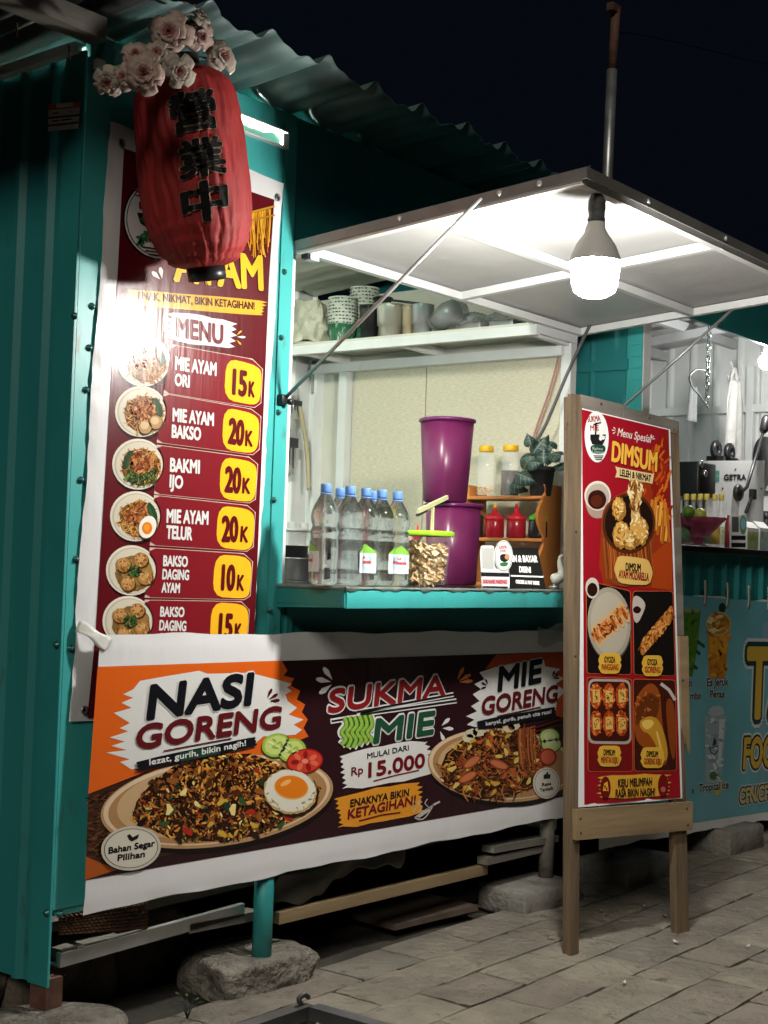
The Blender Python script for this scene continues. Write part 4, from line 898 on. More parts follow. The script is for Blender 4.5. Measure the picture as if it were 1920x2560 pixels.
SP.ell(mb, Z2(366, 690), 66, 76, ink('#4a2412'), 8, .1); SP.ell(mb, Z2(366, 688), 60, 68, ink('#1f120d'), 8.5, .1)
for bx, by, rx, ry in ((318, 620, 17, 30), (330, 745, 22, 34), (415, 725, 24, 38), (370, 770, 20, 24)):
    SP.ell(mb, Z2(bx, by), rx, ry, ink('#9a6a2c'), 9, jit=.10); SP.ell(mb, Z2(bx-3, by-6), rx*.82, ry*.82, ink('#c89a4c'), 9.4, jit=.14); SP.flecks(mb, inell(*Z2(bx, by), rx*.8, ry*.8), (Z2(bx, by)[0]-rx, Z2(bx, by)[1]-ry, Z2(bx, by)[0]+rx, Z2(bx, by)[1]+ry), 26, (4, 11), [ink('#dcb870'), ink('#e8d09a'), ink('#8a5a24')], 10, 1.8, int(bx))
SP.poly(mb, chaikin(P2([(365, 480), (425, 480), (432, 540), (412, 600), (425, 680), (372, 690), (378, 600), (358, 540)]), 2), ink('#c29a56'), 11)
SP.flecks(mb, inpoly(P2([(365, 480), (425, 480), (432, 540), (412, 600), (425, 680), (372, 690), (378, 600), (358, 540)])), (*Z2(355, 480), *Z2(435, 690)), 60, (8, 24), [ink('#dcc08a'), ink('#8c5a2a'), ink('#ead6a8'), ink('#6a3a1c')], 12, 3.5, 7, ang=1.5)
for i in range(13):
    x = 478+i*6.5; y = 575+25*sin(i*1.7)+i*4; SP.strip(mb, P2([(x, y), (x+rg.uniform(-14, 14), y+rg.uniform(110, 170))]), 6.5, ink(rg.choice(('#c07a28', '#d89a3c', '#a85e1e', '#e0b05a'))), 7+(i % 4)*.3)
SP.poly(mb, chaikin(P2([(300, 880), (312, 845), (380, 850), (455, 862), (470, 895), (480, 930), (462, 985), (380, 985), (315, 975), (300, 935), (292, 910)]), 1, .2), ink('#cda85c'), 13)
SP.text(mb, 'DIMSUM', Z2(347, 916), Z2(420, 922), 20, ink('#1c1414'), 15, .03); SP.text(mb, 'AYAM MOZARELLA', Z2(313, 950), Z2(458, 966), 20, ink('#7a1c18'), 15, .03); mb.build('dumpling_picture', poster)
def panel(q, fill, name):
    mb = MB(); SP.rrect(mb, P2(q), 9, ink('#b5602e'), 4); cx = sum(p[0] for p in q)/4; cy_ = sum(p[1] for p in q)/4
    SP.rrect(mb, P2([(cx+(x-cx)*.975, cy_+(y-cy_)*.988) for x, y in q]), 8, ink(fill), 4.6); return mb
def plabel(mb, c, w, h, a, b):
    x, y = c; SP.poly(mb, chaikin(P2([(x-w, y-h*.3), (x-w*.75, y-h), (x+w*.8, y-h), (x+w, y-h*.3), (x+w*.88, y-h*.1), (x+w*1.02, y+h*.2), (x+w*.75, y+h), (x-w*.7, y+h), (x-w*1.0, y+h*.35), (x-w*.88, y+h*.1)]), 1, .15), ink('#cfa23a'), 12)
    SP.text(mb, a, Z2(x-w*.5, y-h*.10), Z2(x+w*.45, y-h*.06), h*.58/1.92, ink('#1c1414'), 14, .03); SP.text(mb, b, Z2(x-w*.72, y+h*.62), Z2(x+w*.72, y+h*.66), h*.58/1.92, ink('#8a2a18'), 14, .03)
mb = panel([(161, 962), (377, 1014), (380, 1418), (165, 1412)], '#15100f', 'p'); c = Z2(272, 1170)
SP.ell(mb, (c[0]+1, c[1]+3), 55, 92, ink('#4c4640'), 5.5, -.05); SP.ell(mb, c, 54, 90, ink('#9a9384'), 6, -.05); SP.ell(mb, c, 46, 78, ink('#aaa392'), 6.4, -.05)
def gy(bx, by, L, a, cols, k):
    e = V3((cos(a), sin(a))); n = V3((-e.y, e.x)); p = V3(Z2(bx, by)); SP.poly(mb, chaikin([tuple(p-e*L), tuple(p-e*L*.2+n*L*.34), tuple(p+e*L*.8+n*L*.2), tuple(p+e*L*.9-n*L*.2), tuple(p-e*L*.2-n*L*.30)], 2), ink(cols[0]), k)
    SP.poly(mb, chaikin([tuple(p-e*L*.7), tuple(p+n*L*.22), tuple(p+e*L*.7+n*L*.1), tuple(p+e*L*.5-n*L*.16)], 2), ink(cols[1]), k+.3)
    b = Z2(bx, by); SP.flecks(mb, inell(b[0], b[1], L*.5, L*.5), (b[0]-L, b[1]-L, b[0]+L, b[1]+L), 12, (L*.15, L*.4), [ink(cols[2]), ink(cols[3])], k+.5, 2, int(bx))
for i in range(6): gy(212+i*26, 1225-i*22, 34, 1.15, ('#c8a06a', '#9a4a20', '#6a2a12', '#c87a3a'), 7+i*.7)
SP.ell(mb, Z2(190, 1000), 17, 26, ink('#c2b8ae'), 8); SP.ell(mb, Z2(190, 1008), 13, 17, ink('#2a120e'), 8.5); plabel(mb, (272, 1362), 56, 50, 'GYOZA', 'PANGGANG'); mb.build('dish_picture', poster)
mb = panel([(386, 1014), (580, 1014), (592, 1424), (391, 1418)], '#14110f', 'p')
for i in range(7): gy(440+i*20, 1275-i*24, 30, 1.75, ('#a8642a', '#c07a34', '#7c3e16', '#d89a54'), 7+i*.7)
SP.poly(mb, chaikin(P2([(382, 1050), (405, 1032), (448, 1070), (440, 1110), (405, 1180), (384, 1140)]), 2), ink('#b5aca4'), 8); SP.ell(mb, Z2(405, 1105), 10, 9, ink('#24120e'), 8.5); plabel(mb, (477, 1374), 52, 50, 'GYOZA', 'GORENG'); mb.build('dish_picture', poster)
mb = panel([(165, 1426), (382, 1436), (388, 1884), (170, 1884)], '#6a1414', 'p')
SP.rrect(mb, P2([(172, 1436), (374, 1440), (380, 1752), (170, 1748)]), 18, ink('#a39a90'), 5.5); SP.rrect(mb, P2([(180, 1448), (366, 1452), (372, 1738), (180, 1736)]), 15, ink('#3c1610'), 6)
for i in range(6):
    bx, by = 208+(i % 3)*62, 1520+(i//3)*130
    SP.ell(mb, Z2(bx, by), 15, 32, ink('#a8441a'), 7, jit=.08); SP.flecks(mb, inell(*Z2(bx, by), 15, 32), (Z2(bx, by)[0]-16, Z2(bx, by)[1]-33, Z2(bx, by)[0]+16, Z2(bx, by)[1]+33), 26, (4, 11), [ink('#c8642a'), ink('#7c2c12'), ink('#d88a44')], 7.4, 2, i)
    SP.poly(mb, P2([(bx-17, by-30), (bx+17, by-32+(i % 2)*8), (bx+19, by+28), (bx-16, by+32)]), ink('#d2a656'), 9.2); SP.flecks(mb, inell(*Z2(bx, by), 7, 12), (Z2(bx, by)[0]-9, Z2(bx, by)[1]-14, Z2(bx, by)[0]+9, Z2(bx, by)[1]+14), 9, (4, 8), [ink('#3c3014'), ink('#6a5420')], 9.6, 3, i)
plabel(mb, (270, 1808), 58, 50, 'DIMSUM', 'MENTAI KEJU'); mb.build('dish_picture', poster)
mb = panel([(387, 1437), (592, 1441), (599, 1880), (393, 1882)], '#3a1710', 'p')
SP.poly(mb, chaikin(P2([(392, 1700), (390, 1560), (430, 1480), (480, 1450), (520, 1500), (525, 1640), (560, 1840), (520, 1860), (470, 1780), (420, 1760)]), 2), ink('#8a4418'), 5.5); SP.ell(mb, Z2(455, 1590), 27, 44, ink('#5c2c12'), 6, .3)
SP.poly(mb, chaikin(P2([(410, 1640), (470, 1610), (520, 1640), (560, 1790), (540, 1850), (470, 1700), (430, 1690)]), 2), ink('#b58428'), 7); SP.poly(mb, chaikin(P2([(420, 1645), (465, 1628), (495, 1650), (450, 1690)]), 2), ink('#d8b458'), 7.5); SP.strip(mb, P2([(500, 1690), (535, 1830)]), 5, ink('#d8b458'), 7.6)
SP.poly(mb, chaikin(P2([(540, 1560), (560, 1520), (590, 1570), (592, 1840), (565, 1800)]), 2), ink('#7c3a16'), 7.2); SP.strip(mb, P2([(520, 1460), (560, 1490), (590, 1540)]), 8, ink('#b5aca4'), 6.4)
SP.flecks(mb, inpoly(P2([(395, 1690), (400, 1540), (480, 1460), (520, 1500), (500, 1600), (430, 1640)])), (*Z2(390, 1450), *Z2(530, 1700)), 30, (5, 14), [ink('#a8602a'), ink('#6a3212')], 8, 2, 5)
plabel(mb, (477, 1815), 58, 50, 'DIMSUM', 'GORENG KEJU'); mb.build('dish_picture', poster)
mb = MB(); SP.brush(mb, Z2(240, 1958), Z2(545, 1946), 29, ink('#cf9c34'), 5, 6, .75, 5)
for p in ((253, 1960), (530, 1950)): SP.ell(mb, Z2(*p), 13, 28, ink('#4a0e10'), 9); SP.ell(mb, Z2(*p), 11.5, 26, ink('#6e1216'), 9.4)
SP.poly(mb, P2([(240, 1975), (246, 1940), (262, 1930), (268, 1975)]), ink('#d9a83c'), 10); SP.ell(mb, Z2(250, 1955), 2, 4, ink('#6e1216'), 10.5); SP.ell(mb, Z2(258, 1965), 2, 4, ink('#6e1216'), 10.5); SP.ell(mb, Z2(530, 1968), 6, 7, ink('#b5544c'), 10)
SP.text(mb, 'KEJU MELIMPAH', Z2(312, 1956), Z2(476, 1947), 20, ink('#2c1a10'), 11, .03); SP.text(mb, 'RASA BIKIN NAGIH!', Z2(300, 2005), Z2(490, 1996), 20, ink('#2c1a10'), 11, .03); mb.build('slogan', poster)
# ================================================================== things on the counter
m_clear = M('clear_plastic', (.955, .985, 1.0), .015, trans=1.0, ior=1.33, alpha=.74, bump=(9, .2, .01))
m_glass = M('clear_glass', (.95, .97, .95), .04, alpha=.16, spec=.9)
m_cap = M('blue_cap', (.12, .26, .62), .4)
m_yel = M('yellow_lid', (.78, .42, .008), .4)
m_red = M('red_plastic', (.55, .02, .03), .35)
m_grn = M('lime_lid', (.36, .66, .03), .4)
m_pur = M('purple_plastic', (.105, .012, .058), .30, var=(3, .15))
m_purd = M('purple_lid', (.10, .010, .075), .32)
m_oran = M('orange_wood', (.46, .165, .038), .45, var=(9, .2), stretch=(1, 1, .3), bump=(30, .1, .004))
m_lab = M('label_paper', (.66, .74, .80), .45)
m_steel = M('steel', (.55, .55, .55), .25, metal=.9)
m_cup = M('cup_paper', (.62, .64, .56), .6)
m_cupg = M('cup_green', (.02, .14, .07), .5)
m_grey = M('grey_plastic', (.40, .40, .39), .25, metal=.5)
def flat_arc(mb, c, r, a0, a1, z0, z1, mat, n=12):      # a strip of a cylinder
    c = V3(c); vs = []
    for i in range(n+1):
        a = a0+(a1-a0)*i/n; vs += [c+V3((r*cos(a), r*sin(a), z0)), c+V3((r*cos(a), r*sin(a), z1))]
    mb.add(vs, [(2*i, 2*i+2, 2*i+3, 2*i+1) for i in range(n)], mat, True)
def arc_text(mb, t, c, r, am, z, h, w, mat, bold=.05, k=0):
    c = V3(c); vs, fs = text2d(t, 0.0); x0 = min(v[0] for v in vs); x1 = max(v[0] for v in vs)
    for i in range(8):
        dx, dy = bold*h*cos(i*pi/4), bold*h*sin(i*pi/4)
        mb.add([c+V3(((r+i*.00004)*cos(am+((x-(x0+x1)/2)/(x1-x0)*w+dx)/r), (r+i*.00004)*sin(am+((x-(x0+x1)/2)/(x1-x0)*w+dx)/r), z+(y/CAPH)*h+dy)) for x, y in vs], fs, mat)
bp = [(.001, .012), (.022, .006), (.036, .004), (.0415, .012), (.042, .050), (.040, .056), (.042, .062), (.042, .145), (.040, .150), (.0395, .160), (.042, .168), (.0425, .176), (.038, .188), (.036, .196), (.040, .208), (.042, .220), (.041, .236), (.035, .258), (.026, .278), (.0165, .296), (.0145, .300), (.0145, .316), (.001, .316)]
BS = 1.0; BW = 1.13
FACE = atan2(CP.y+.15, CP.x-1.25)            # direction from the bottles to the camera
def make_bottle(x, y, label, turn):
    t = thing('water_bottle', label, 'bottle', (x, y, CT), 0, 'water bottles at the counter corner')
    mb = MB(); mb.lathe([(r*BW, h*BS) for r, h in bp], (0, 0, 0), m_clear, 24, fn=lambda a, h: 1+(.035*cos(a*5) if h < .02 else .012*cos(a*10) if .17 < h < .27 else 0)); mb.build('bottle_body', t, world=False)
    mb = MB(); mb.lathe([(.0165, .306*BS), (.0175, .309*BS), (.0175, .330*BS), (.0165, .334*BS), (.001, .335*BS)], (0, 0, 0), m_cap, 24, fn=lambda a, h: 1+.02*cos(a*24)); mb.lathe([(.0190, .298*BS), (.0190, .303*BS)], (0, 0, 0), m_cap, 20); mb.build('cap', t, world=False)
    return t
def bottle_label(t, am):
    mb = MB(); r = .0425*BW+.0008
    flat_arc(mb, (0, 0, 0), r, am-.95, am+.95, .045*BS, .112*BS, m_lab)
    vs = []; n = 10
    for i in range(n+1):
        a = am-.95+1.9*i/n; s = 1-abs(i/n-.5)*2
        vs += [V3((r*cos(a), r*sin(a), .112*BS)), V3((r*cos(a), r*sin(a), (.115+.028*s)*BS))]
    mb.add(vs, [(2*i, 2*i+2, 2*i+3, 2*i+1) for i in range(n)], M('label_green', (.22, .50, .06), .45))
    for rr, dz, cc in ((.025, 0, (.28, .50, .66)), (.020, .0006, (.42, .62, .74))):
        pts = [V3(((r+.0003+dz*.5)*cos(am+rr*cos(b)/r), (r+.0003+dz*.5)*sin(am+rr*cos(b)/r), .084*BS+rr*1.25*sin(b))) for b in [2*pi*i/20 for i in range(20)]]
        mb.add(pts, [list(range(20))], M('label_blue%d' % int(rr*1e4), cc, .45))
    mr = M('label_red', (.62, .05, .06), .45)
    arc_text(mb, 'Le', (0, 0, 0), r+.0012, am-.1, .094*BS, .011, .012, mr); arc_text(mb, 'Minerale', (0, 0, 0), r+.0012, am, .078*BS, .012, .046, mr)
    mb.build('label', t, world=False)
bots = [(807, -.215, 'water bottle with a blue cap, leftmost at the corner of the counter', -1.25), (843, -.10, 'half hidden water bottle behind the two front left bottles', 9), (868, -.215, 'large water bottle in front, second from the left, no label showing', 1.9),
        (908, -.205, 'water bottle with its white and red label facing forward', .05), (928, -.09, 'water bottle hidden at the back of the group, only its cap showing', 9), (948, -.20, 'water bottle with its label turned away, just right of the forward label', 1.6), (987, -.195, 'water bottle rightmost of the group, beside the snack tub', .35)]
for px, y, lb, turn in bots:
    x = at(px, 1460, y=y).x; t = make_bottle(x, y, lb, turn)
    if turn < 5: bottle_label(t, FACE+turn)
# snack tub with lime lid and tongs
p = at(1066, 1452, y=-.10); tub = thing('snack_tub', 'clear tub of fried crackers with a lime green lid between bottles and purple canisters', 'tub', (p.x, p.y, CT+.006))
def rsq(a, h): return 1/max(abs(cos(a)), abs(sin(a)))**.55
mb = MB(); mb.lathe([(.058, 0), (.062, .004), (.076, .175), (.079, .178), (.079, .185)], tub.location, M('tub_plastic', (.80, .80, .66), .10, alpha=.14, spec=.9), 40, fn=rsq, close=False); tb = mb.build('tub_body', tub)
mb = MB(); mb.lathe([(.083, .181), (.085, .183), (.085, .197), (.080, .201), (.001, .202)], tub.location, m_grn, 40, fn=rsq, close=False); mb.build('lid', tub)
rg = random.Random(14); mcr = [M('cracker_%d' % i, c, .7) for i, c in enumerate(((.80, .58, .30), (.70, .48, .23), (.85, .68, .42)))]
mb = MB()
for i in range(420):
    z = rg.uniform(.008, .152); rr = .052+.014*z/.17; a = rg.uniform(0, 2*pi); r = rr*sqrt(rg.uniform(.55, 1)); c = V3(tub.location)+V3((r*cos(a)*1.08, r*sin(a)*1.08, z))
    R = Matrix.Rotation(rg.uniform(0, 6), 3, 'X') @ Matrix.Rotation(rg.uniform(0, 6), 3, 'Z'); L = rg.uniform(.011, .020)
    mb.grid(lambda u, v: c+R @ V3(((u-.5)*2*L, (v-.5)*1.2*L, .35*L*cos((u-.5)*4)+.2*L*sin(v*5+i))), 3, 2, mcr[i % 3])
mb.lathe([(.040, .01), (.052, .140), (.001, .145)], V3(tub.location), mcr[2], 16)
co = mb.build('crackers', tub); co['kind'] = 'stuff'
lid_z = CT+.207
tong = thing('tongs', 'metal serving tongs with cream handles lying across the lime tub lid', 'tongs', (p.x, p.y, lid_z+.008))
a = at(1045, 1278, y=p.y-.05); b = at(1118, 1243, y=p.y+.02); mb = MB(); m_hand = M('cream_handle', (.62, .60, .34), .4)
a.z = max(a.z, lid_z+.012)
mb.bar(a, b, .010, .016, m_hand); mb.bar(a+V3((.01, .012, -.014)), b+V3((.0, .012, -.018)), .008, .010, m_steel); mb.build('arm', tong)
mb = MB(); c = (a+b)/2+V3((.0, .0, -.01)); mb.bar(c, V3((c.x+.0, c.y, lid_z-.002)), .008, .010, m_hand, up=(0, 1, 0)); mb.build('stem', tong)
# purple canisters
def canister(p, h, r0, r1, label, lidname):
    t = thing('canister', label, 'canister', p, 0, 'purple canisters stacked on the counter')
    mb = MB(); sq = lambda a, z: 1/max(abs(cos(a+.3)), abs(sin(a+.3)))**.28
    mb.lathe([(r0*.9, 0), (r0, .006), (r1, h-.016)], p, m_pur, 48, fn=sq); mb.build('canister_body', t)
    mb = MB(); mb.lathe([(r1*1.03, h-.016), (r1*1.07, h-.015), (r1*1.07, h-.003), (r1*1.03, h), (r1*.9, h), (r1*.86, h-.006), (.001, h-.006)], p, m_purd, 48, fn=sq); mb.build('lid', t)
    return t
pc = at(1128, 1452, y=.13); pc = V3((pc.x, pc.y, CT+.002)); zm_ = at(1125, 1258, y=.13).z; zt_ = at(1112, 1046, y=.13).z
canister(pc, zm_-pc.z-.001, .094, .105, 'lower purple canister on the counter, half hidden by the snack tub', 'l')
pu = at(1112, 1258, y=.13); canister(V3((pu.x, .13, zm_)), zt_-zm_, .082, .101, 'upper tall purple canister standing on the lower one', 'u')
# condiments behind the purple stack
for px, h, col, capc, lb in ((1040, .20, (.42, .16, .14), m_red, 'pinkish sauce bottle with a red cap behind the purple canisters'), (1020, .18, (.05, .04, .03), M('pink_cap', (.55, .28, .26), .5), 'dark sauce bottle behind the purple canisters')):
    q = at(px, 1445, y=.28); t = thing('sauce_bottle', lb, 'bottle', (q.x, .28, CT), 0, 'sauce bottles')
    mb = MB(); mb.lathe([(.03, 0), (.034, .004), (.034, h*.62), (.026, h*.75), (.014, h*.85), (.013, h*.95)], t.location, M('sauce_%d' % px, col, .3), 20); mb.build('bottle_body', t)
    mb = MB(); mb.lathe([(.017, h*.93), (.018, h*1.05), (.006, h*1.10), (.003, h*1.22)], t.location, capc, 16); mb.build('cap', t)
# small wooden rack along the partition
RX = 2.72
rk = thing('spice_rack', 'orange brown wooden spice rack with curved ends standing by the wallpapered wall', 'rack', (RX, .15, CT))
zs = [at(1290, y, x=RX-.06).z for y in (1240, 1345)]; yl = at(1168, 1240, x=RX-.06).y; yr = at(1356, 1240, x=RX-.08).y
for z in [zs[0], zs[1], CT+.012]:
    mb = MB(); mb.box((RX, (yl+yr)/2, z-.008), (.16, yl-yr, .015), m_oran, bev=.002); mb.build('shelf_board', rk)
for y in (yr+.006, yl-.006):
    mb = MB(); pr = []; n = 40; H_ = zs[0]-CT+.05
    for i in range(n+1):
        t_ = i/n; pr.append((RX-.075-.028*sin(t_*pi*4-.8)-.012, CT+H_*t_))
    f = [V3((x, y-.007, z)) for x, z in pr]+[V3((RX+.08, y-.007, CT+H_)), V3((RX+.08, y-.007, CT))]; bk = [q_+V3((0, .014, 0)) for q_ in f]; m_ = len(f)
    mb.add(f+bk, [list(range(m_)), list(range(2*m_-1, m_-1, -1))]+[(i, (i+1) % m_, m_+(i+1) % m_, m_+i) for i in range(m_)], m_oran); mb.build('side_panel', rk)
def jar(px, py0, z, h, r, fill, label):
    q = at(px, py0, x=RX-.02); t = thing('jar', label, 'jar', (RX-.02, q.y, z), 0, 'yellow lidded jars on the rack')
    mb = MB(); mb.lathe([(r*.9, .001), (r, .006), (r, h*.72), (r*.78, h*.86), (r*.76, h*.90)], t.location, m_glass, 28); mb.build('jar_body', t)
    mb = MB(); mb.lathe([(r*.80, h*.88), (r*.84, h*.89), (r*.84, h*.99), (r*.80, h), (.001, h)], t.location, m_yel, 28); mb.build('lid', t)
    mb = MB()
    if fill == 'oil': mb.lathe([(r*.86, .006), (r*.95, .010), (r*.95, h*.50), (.001, h*.505)], t.location, M('dark_oil', (.030, .008, .004), .2), 24)
    else:
        rg = random.Random(2)
        for i in range(70):
            a = rg.uniform(0, 6.3); rr = r*.85*sqrt(rg.random()); c = V3(t.location)+V3((rr*cos(a), rr*sin(a), rg.uniform(.01, h*.2))); d = V3((rg.uniform(-1, 1), rg.uniform(-1, 1), rg.uniform(-.5, .5))).normalized()*.010
            mb.bar(c-d, c+d, .003, .003, mcr[i % 3])
    o = mb.build('jar_contents', t)
    if fill != 'oil': o['kind'] = 'stuff'
zj = at(1212, 1115, x=RX-.02).z-zs[0]
jar(1213, 1230, zs[0], zj, .040, 'fried', 'tall jar with a yellow lid and a few fried shallots on the rack top')
jar(1274, 1230, zs[0], zj, .042, 'oil', 'jar with a yellow lid half full of dark chili oil on the rack top')
# potted plant on the rack top
q = at(1352, 1225, x=RX-.03); pl = thing('potted_plant', 'dark green leafy plant in a black pot on top of the rack', 'plant', (RX-.03, q.y, zs[0]))
ph = at(1352, 1172, x=RX-.03).z-zs[0]
mb = MB(); mb.lathe([(.042, 0), (.045, .003), (.058, ph*.9), (.062, ph*.9), (.063, ph+.008), (.058, ph+.008), (.054, ph-.005), (.001, ph-.005)], pl.location, M('pot_black', (.016, .016, .017), .5), 28); mb.build('pot', pl)
m_leaf = M('leaf_dark', (.010, .030, .020), .45, var=(40, .4, (.035, .065, .055))); m_vein = M('leaf_vein', (.16, .20, .17), .5); m_stem = M('plant_stem', (.10, .12, .04), .5)
c0 = V3(pl.location)+V3((0, 0, ph))
for i, (px, py, sz, rot) in enumerate(((1310, 1150, .085, .5), (1340, 1128, .095, 1.2), (1300, 1190, .080, -.4), (1375, 1120, .080, 2.2), (1395, 1140, .065, 2.7), (1325, 1105, .055, 1.8), (1285, 1215, .070, -.2), (1360, 1150, .07, 1.6), (1330, 1160, .06, .2), (1405, 1165, .05, 3.0))):
    tp = at(px, py, x=RX-.05-.03*(i % 3)); bs = c0+V3((.01*(i % 2), .012*((i % 3)-1), -.002))
    mb = MB(); mb.tube(ease([bs, (bs+tp)/2+V3((0, 0, .05)), tp], 6), .0022, m_stem, 6); mb.build('stem', pl)
    d = V3((-.35, -.05*cos(rot*2), -.5+.25*sin(rot*3))); e = V3((0, -cos(rot), sin(rot)*.55)).normalized(); nrm = V3((-.8, -.35, .5)); w = nrm.cross(e).normalized()
    mb = MB()
    def lf(u, v, kk=0):
        s = (u-.5)*2; wid = sz*.52*sin(min(1, v*1.02+.03)**.62*pi)**.8
        return tp+e*(v*sz*1.3-.02)+w*(s*wid)+nrm.normalized()*(-.30*sz*s*s-.35*sz*v*v+.012+kk)
    mb.grid(lambda u, v: lf(u, v), 8, 10, m_leaf)
    for s0 in (.5, ): mb.grid(lambda u, v: lf(.5+(u-.5)*.05, v*.95, .0012), 1, 10, m_vein)
    for vv in (.25, .45, .62):
        for sg in (-1, 1): mb.grid(lambda u, v: lf(.5+sg*v*.42, vv+.16*v+(u-.5)*.025, .0012), 1, 4, m_vein)
    mb.build('leaf', pl)
# squeeze bottles on the middle board
for px, c, capm, tip, lb in ((1236, (.34, .012, .02), m_red, m_yel, 'red squeeze bottle with a yellow tip on the middle board of the rack'), (1290, (.30, .012, .02), m_red, m_red, 'red squeeze bottle with a red tip, middle of the rack board'), (1345, (.02, .02, .02), M('green_cap', (.10, .42, .03), .4), None, 'dark sauce bottle with a green cap on the middle board of the rack'), (1192, (.03, .012, .008), m_black, None, 'slim dark soy bottle at the left of the middle rack board')):
    q = at(px, 1335, x=RX-.04); t = thing('squeeze_bottle', lb, 'bottle', (RX-.04, q.y, zs[1]), 0, 'sauce bottles')
    r = .043 if px != 1192 else .030
    mb = MB(); mb.lathe([(r*.9, .001), (r, .005), (r, .072), (r*.9, .080)], t.location, M('sauce%d' % px, c, .22), 24); mb.build('bottle_body', t)
    mb = MB(); mb.lathe([(r*.94, .078), (r*1.0, .080), (r*1.0, .094), (r*.8, .100), (r*.35, .112), (r*.16, .135), (r*.10, .142)], t.location, capm, 24, fn=lambda a, h: 1+(.02*cos(a*16) if h < .095 else 0)); cp_ = mb.build('cap', t)
    if tip: mb = MB(); mb.lathe([(r*.20, .132), (r*.16, .150), (r*.05, .154)], t.location, tip, 12); mb.build('tip', cp_)
q = at(1275, 1430, x=RX-.04); t = thing('lime', 'green lime on the lowest board of the rack', 'fruit', (RX-.03, at(1180, 1430, x=RX-.03).y, CT+.013))
mb = MB(); mb.lathe([(.024*sin(pi*i/12)+.0002, .026-.026*cos(pi*i/12)) for i in range(13)], t.location, M('lime_skin', (.09, .20, .03), .4, bump=(90, .3, .003)), 20); mb.build('skin', t)
# payment stand (white, round emblem) and black placard
SG = at(1240, 1484, y=-.20); fx = V3((-.62, -.78, 0)).normalized(); ux = V3((-fx.y, fx.x, 0))
if ux.x < 0: ux = -ux
zt0 = lambda px, py: at(px, py, y=-.20)
pay = thing('payment_stand', 'white payment card stand with an oval emblem at the counter edge', 'sign', (SG.x, -.20, CT))
SY = Surf((SG.x, -.20, CT), ux, fx*-.22+V3((0, 0, 1)))
ZC = lambda x, y: (x/2.07375+650, y/2.07333+650)
PC = lambda pts: [ZC(*p) for p in pts]
m_card = M('white_card', (.68, .68, .68), .35)
mb = MB(); out = chaikin(PC([(1140, 1480), (1215, 1480), (1215, 1600), (1295, 1612), (1293, 1735), (1152, 1732)]), 2, .12); f = [SY.p(p, 0) for p in out]; b = [q_-SY.N*.006 for q_ in f]; m_ = len(f)
mb.add(f+b, [list(range(m_)), list(range(2*m_-1, m_-1, -1))]+[(i, (i+1) % m_, m_+(i+1) % m_, m_+i) for i in range(m_)], m_card); mb.build('card', pay)
mb = MB(); c = ZC(1262, 1535); out = [(c[0]+23*cos(a), c[1]+40*sin(a)) for a in [2*pi*i/32 for i in range(32)]]; f = [SY.p(p, 5) for p in out]; b = [q_-SY.N*.005 for q_ in f]
mb.add(f+b, [list(range(32)), list(range(63, 31, -1))]+[(i, (i+1) % 32, 32+(i+1) % 32, 32+i) for i in range(32)], m_card)
SY.ell(mb, c, 21.5, 38, ink('#3c6a44'), 6); SY.ell(mb, c, 20, 36, ink(cW), 7); SY.text(mb, 'SUKMA', ZC(1238, 1500), ZC(1280, 1495), 8, ink('#a02a2a'), 8, .03); SY.text(mb, 'MIE', ZC(1245, 1518), ZC(1275, 1515), 7, ink('#a02a2a'), 8, .03)
SY.poly(mb, chaikin(PC([(1242, 1525), (1285, 1525), (1295, 1550), (1270, 1570), (1242, 1560)])), ink('#1c1a18'), 8); SY.ell(mb, ZC(1280, 1540), 6, 7, ink('#b5825a'), 9); SY.poly(mb, chaikin(PC([(1238, 1570), (1288, 1565), (1280, 1590), (1245, 1590)])), ink('#2c6a3c'), 8); mb.build('emblem', pay)
mb = MB(); SY.poly(mb, PC([(1150, 1492), (1212, 1492), (1212, 1602), (1152, 1600)]), ink('#a8a8a6'), 2); SY.poly(mb, PC([(1145, 1618), (1292, 1622), (1292, 1643), (1146, 1640)]), ink(cBLK), 2); SY.poly(mb, PC([(1152, 1690), (1285, 1692), (1285, 1718), (1152, 1716)]), ink(cBLK), 2); SY.poly(mb, PC([(1152, 1652), (1284, 1654), (1284, 1680), (1152, 1678)]), ink('#d8b0b4'), 2); SY.text(mb, 'SUKMAMIE PAREPARE', ZC(1156, 1676), ZC(1280, 1678), 9, ink('#a02434'), 4, .03); mb.build('printed_bands', pay)
q = zt0(1310, 1484); SB = Surf((q.x, -.13, CT), ux, fx*-.30+V3((0, 0, 1)))
plac = thing('counter_placard', 'black leaning placard with white ordering words at the counter edge', 'sign', (q.x, -.13, CT))
mb = MB(); f = [SB.p(p, 0) for p in PC([(1290, 1490), (1440, 1497), (1490, 1735), (1296, 1735)])]; b = [v-SB.N*.006 for v in f]; mb.add(f+b, [(0, 1, 2, 3), (7, 6, 5, 4), (0, 4, 5, 1), (1, 5, 6, 2), (2, 6, 7, 3), (3, 7, 4, 0)], M('black_acrylic', (.010, .010, .010), .12)); mb.build('panel', plac)
mb = MB(); wl = M('white_letters', (.72, .72, .72), .5)
SB.text(mb, 'PESAN & BAYAR', ZC(1262, 1563), ZC(1440, 1567), 17, wl, 2, .04); SB.text(mb, 'DISINI', ZC(1344, 1618), ZC(1404, 1621), 15, wl, 2, .04); SB.poly(mb, PC([(1300, 1633), (1468, 1639), (1468, 1647), (1300, 1641)]), wl, 2); SB.text(mb, 'ORDER & PAY HERE', ZC(1326, 1676), ZC(1448, 1684), 9, wl, 2, .05); mb.build('lettering', plac)
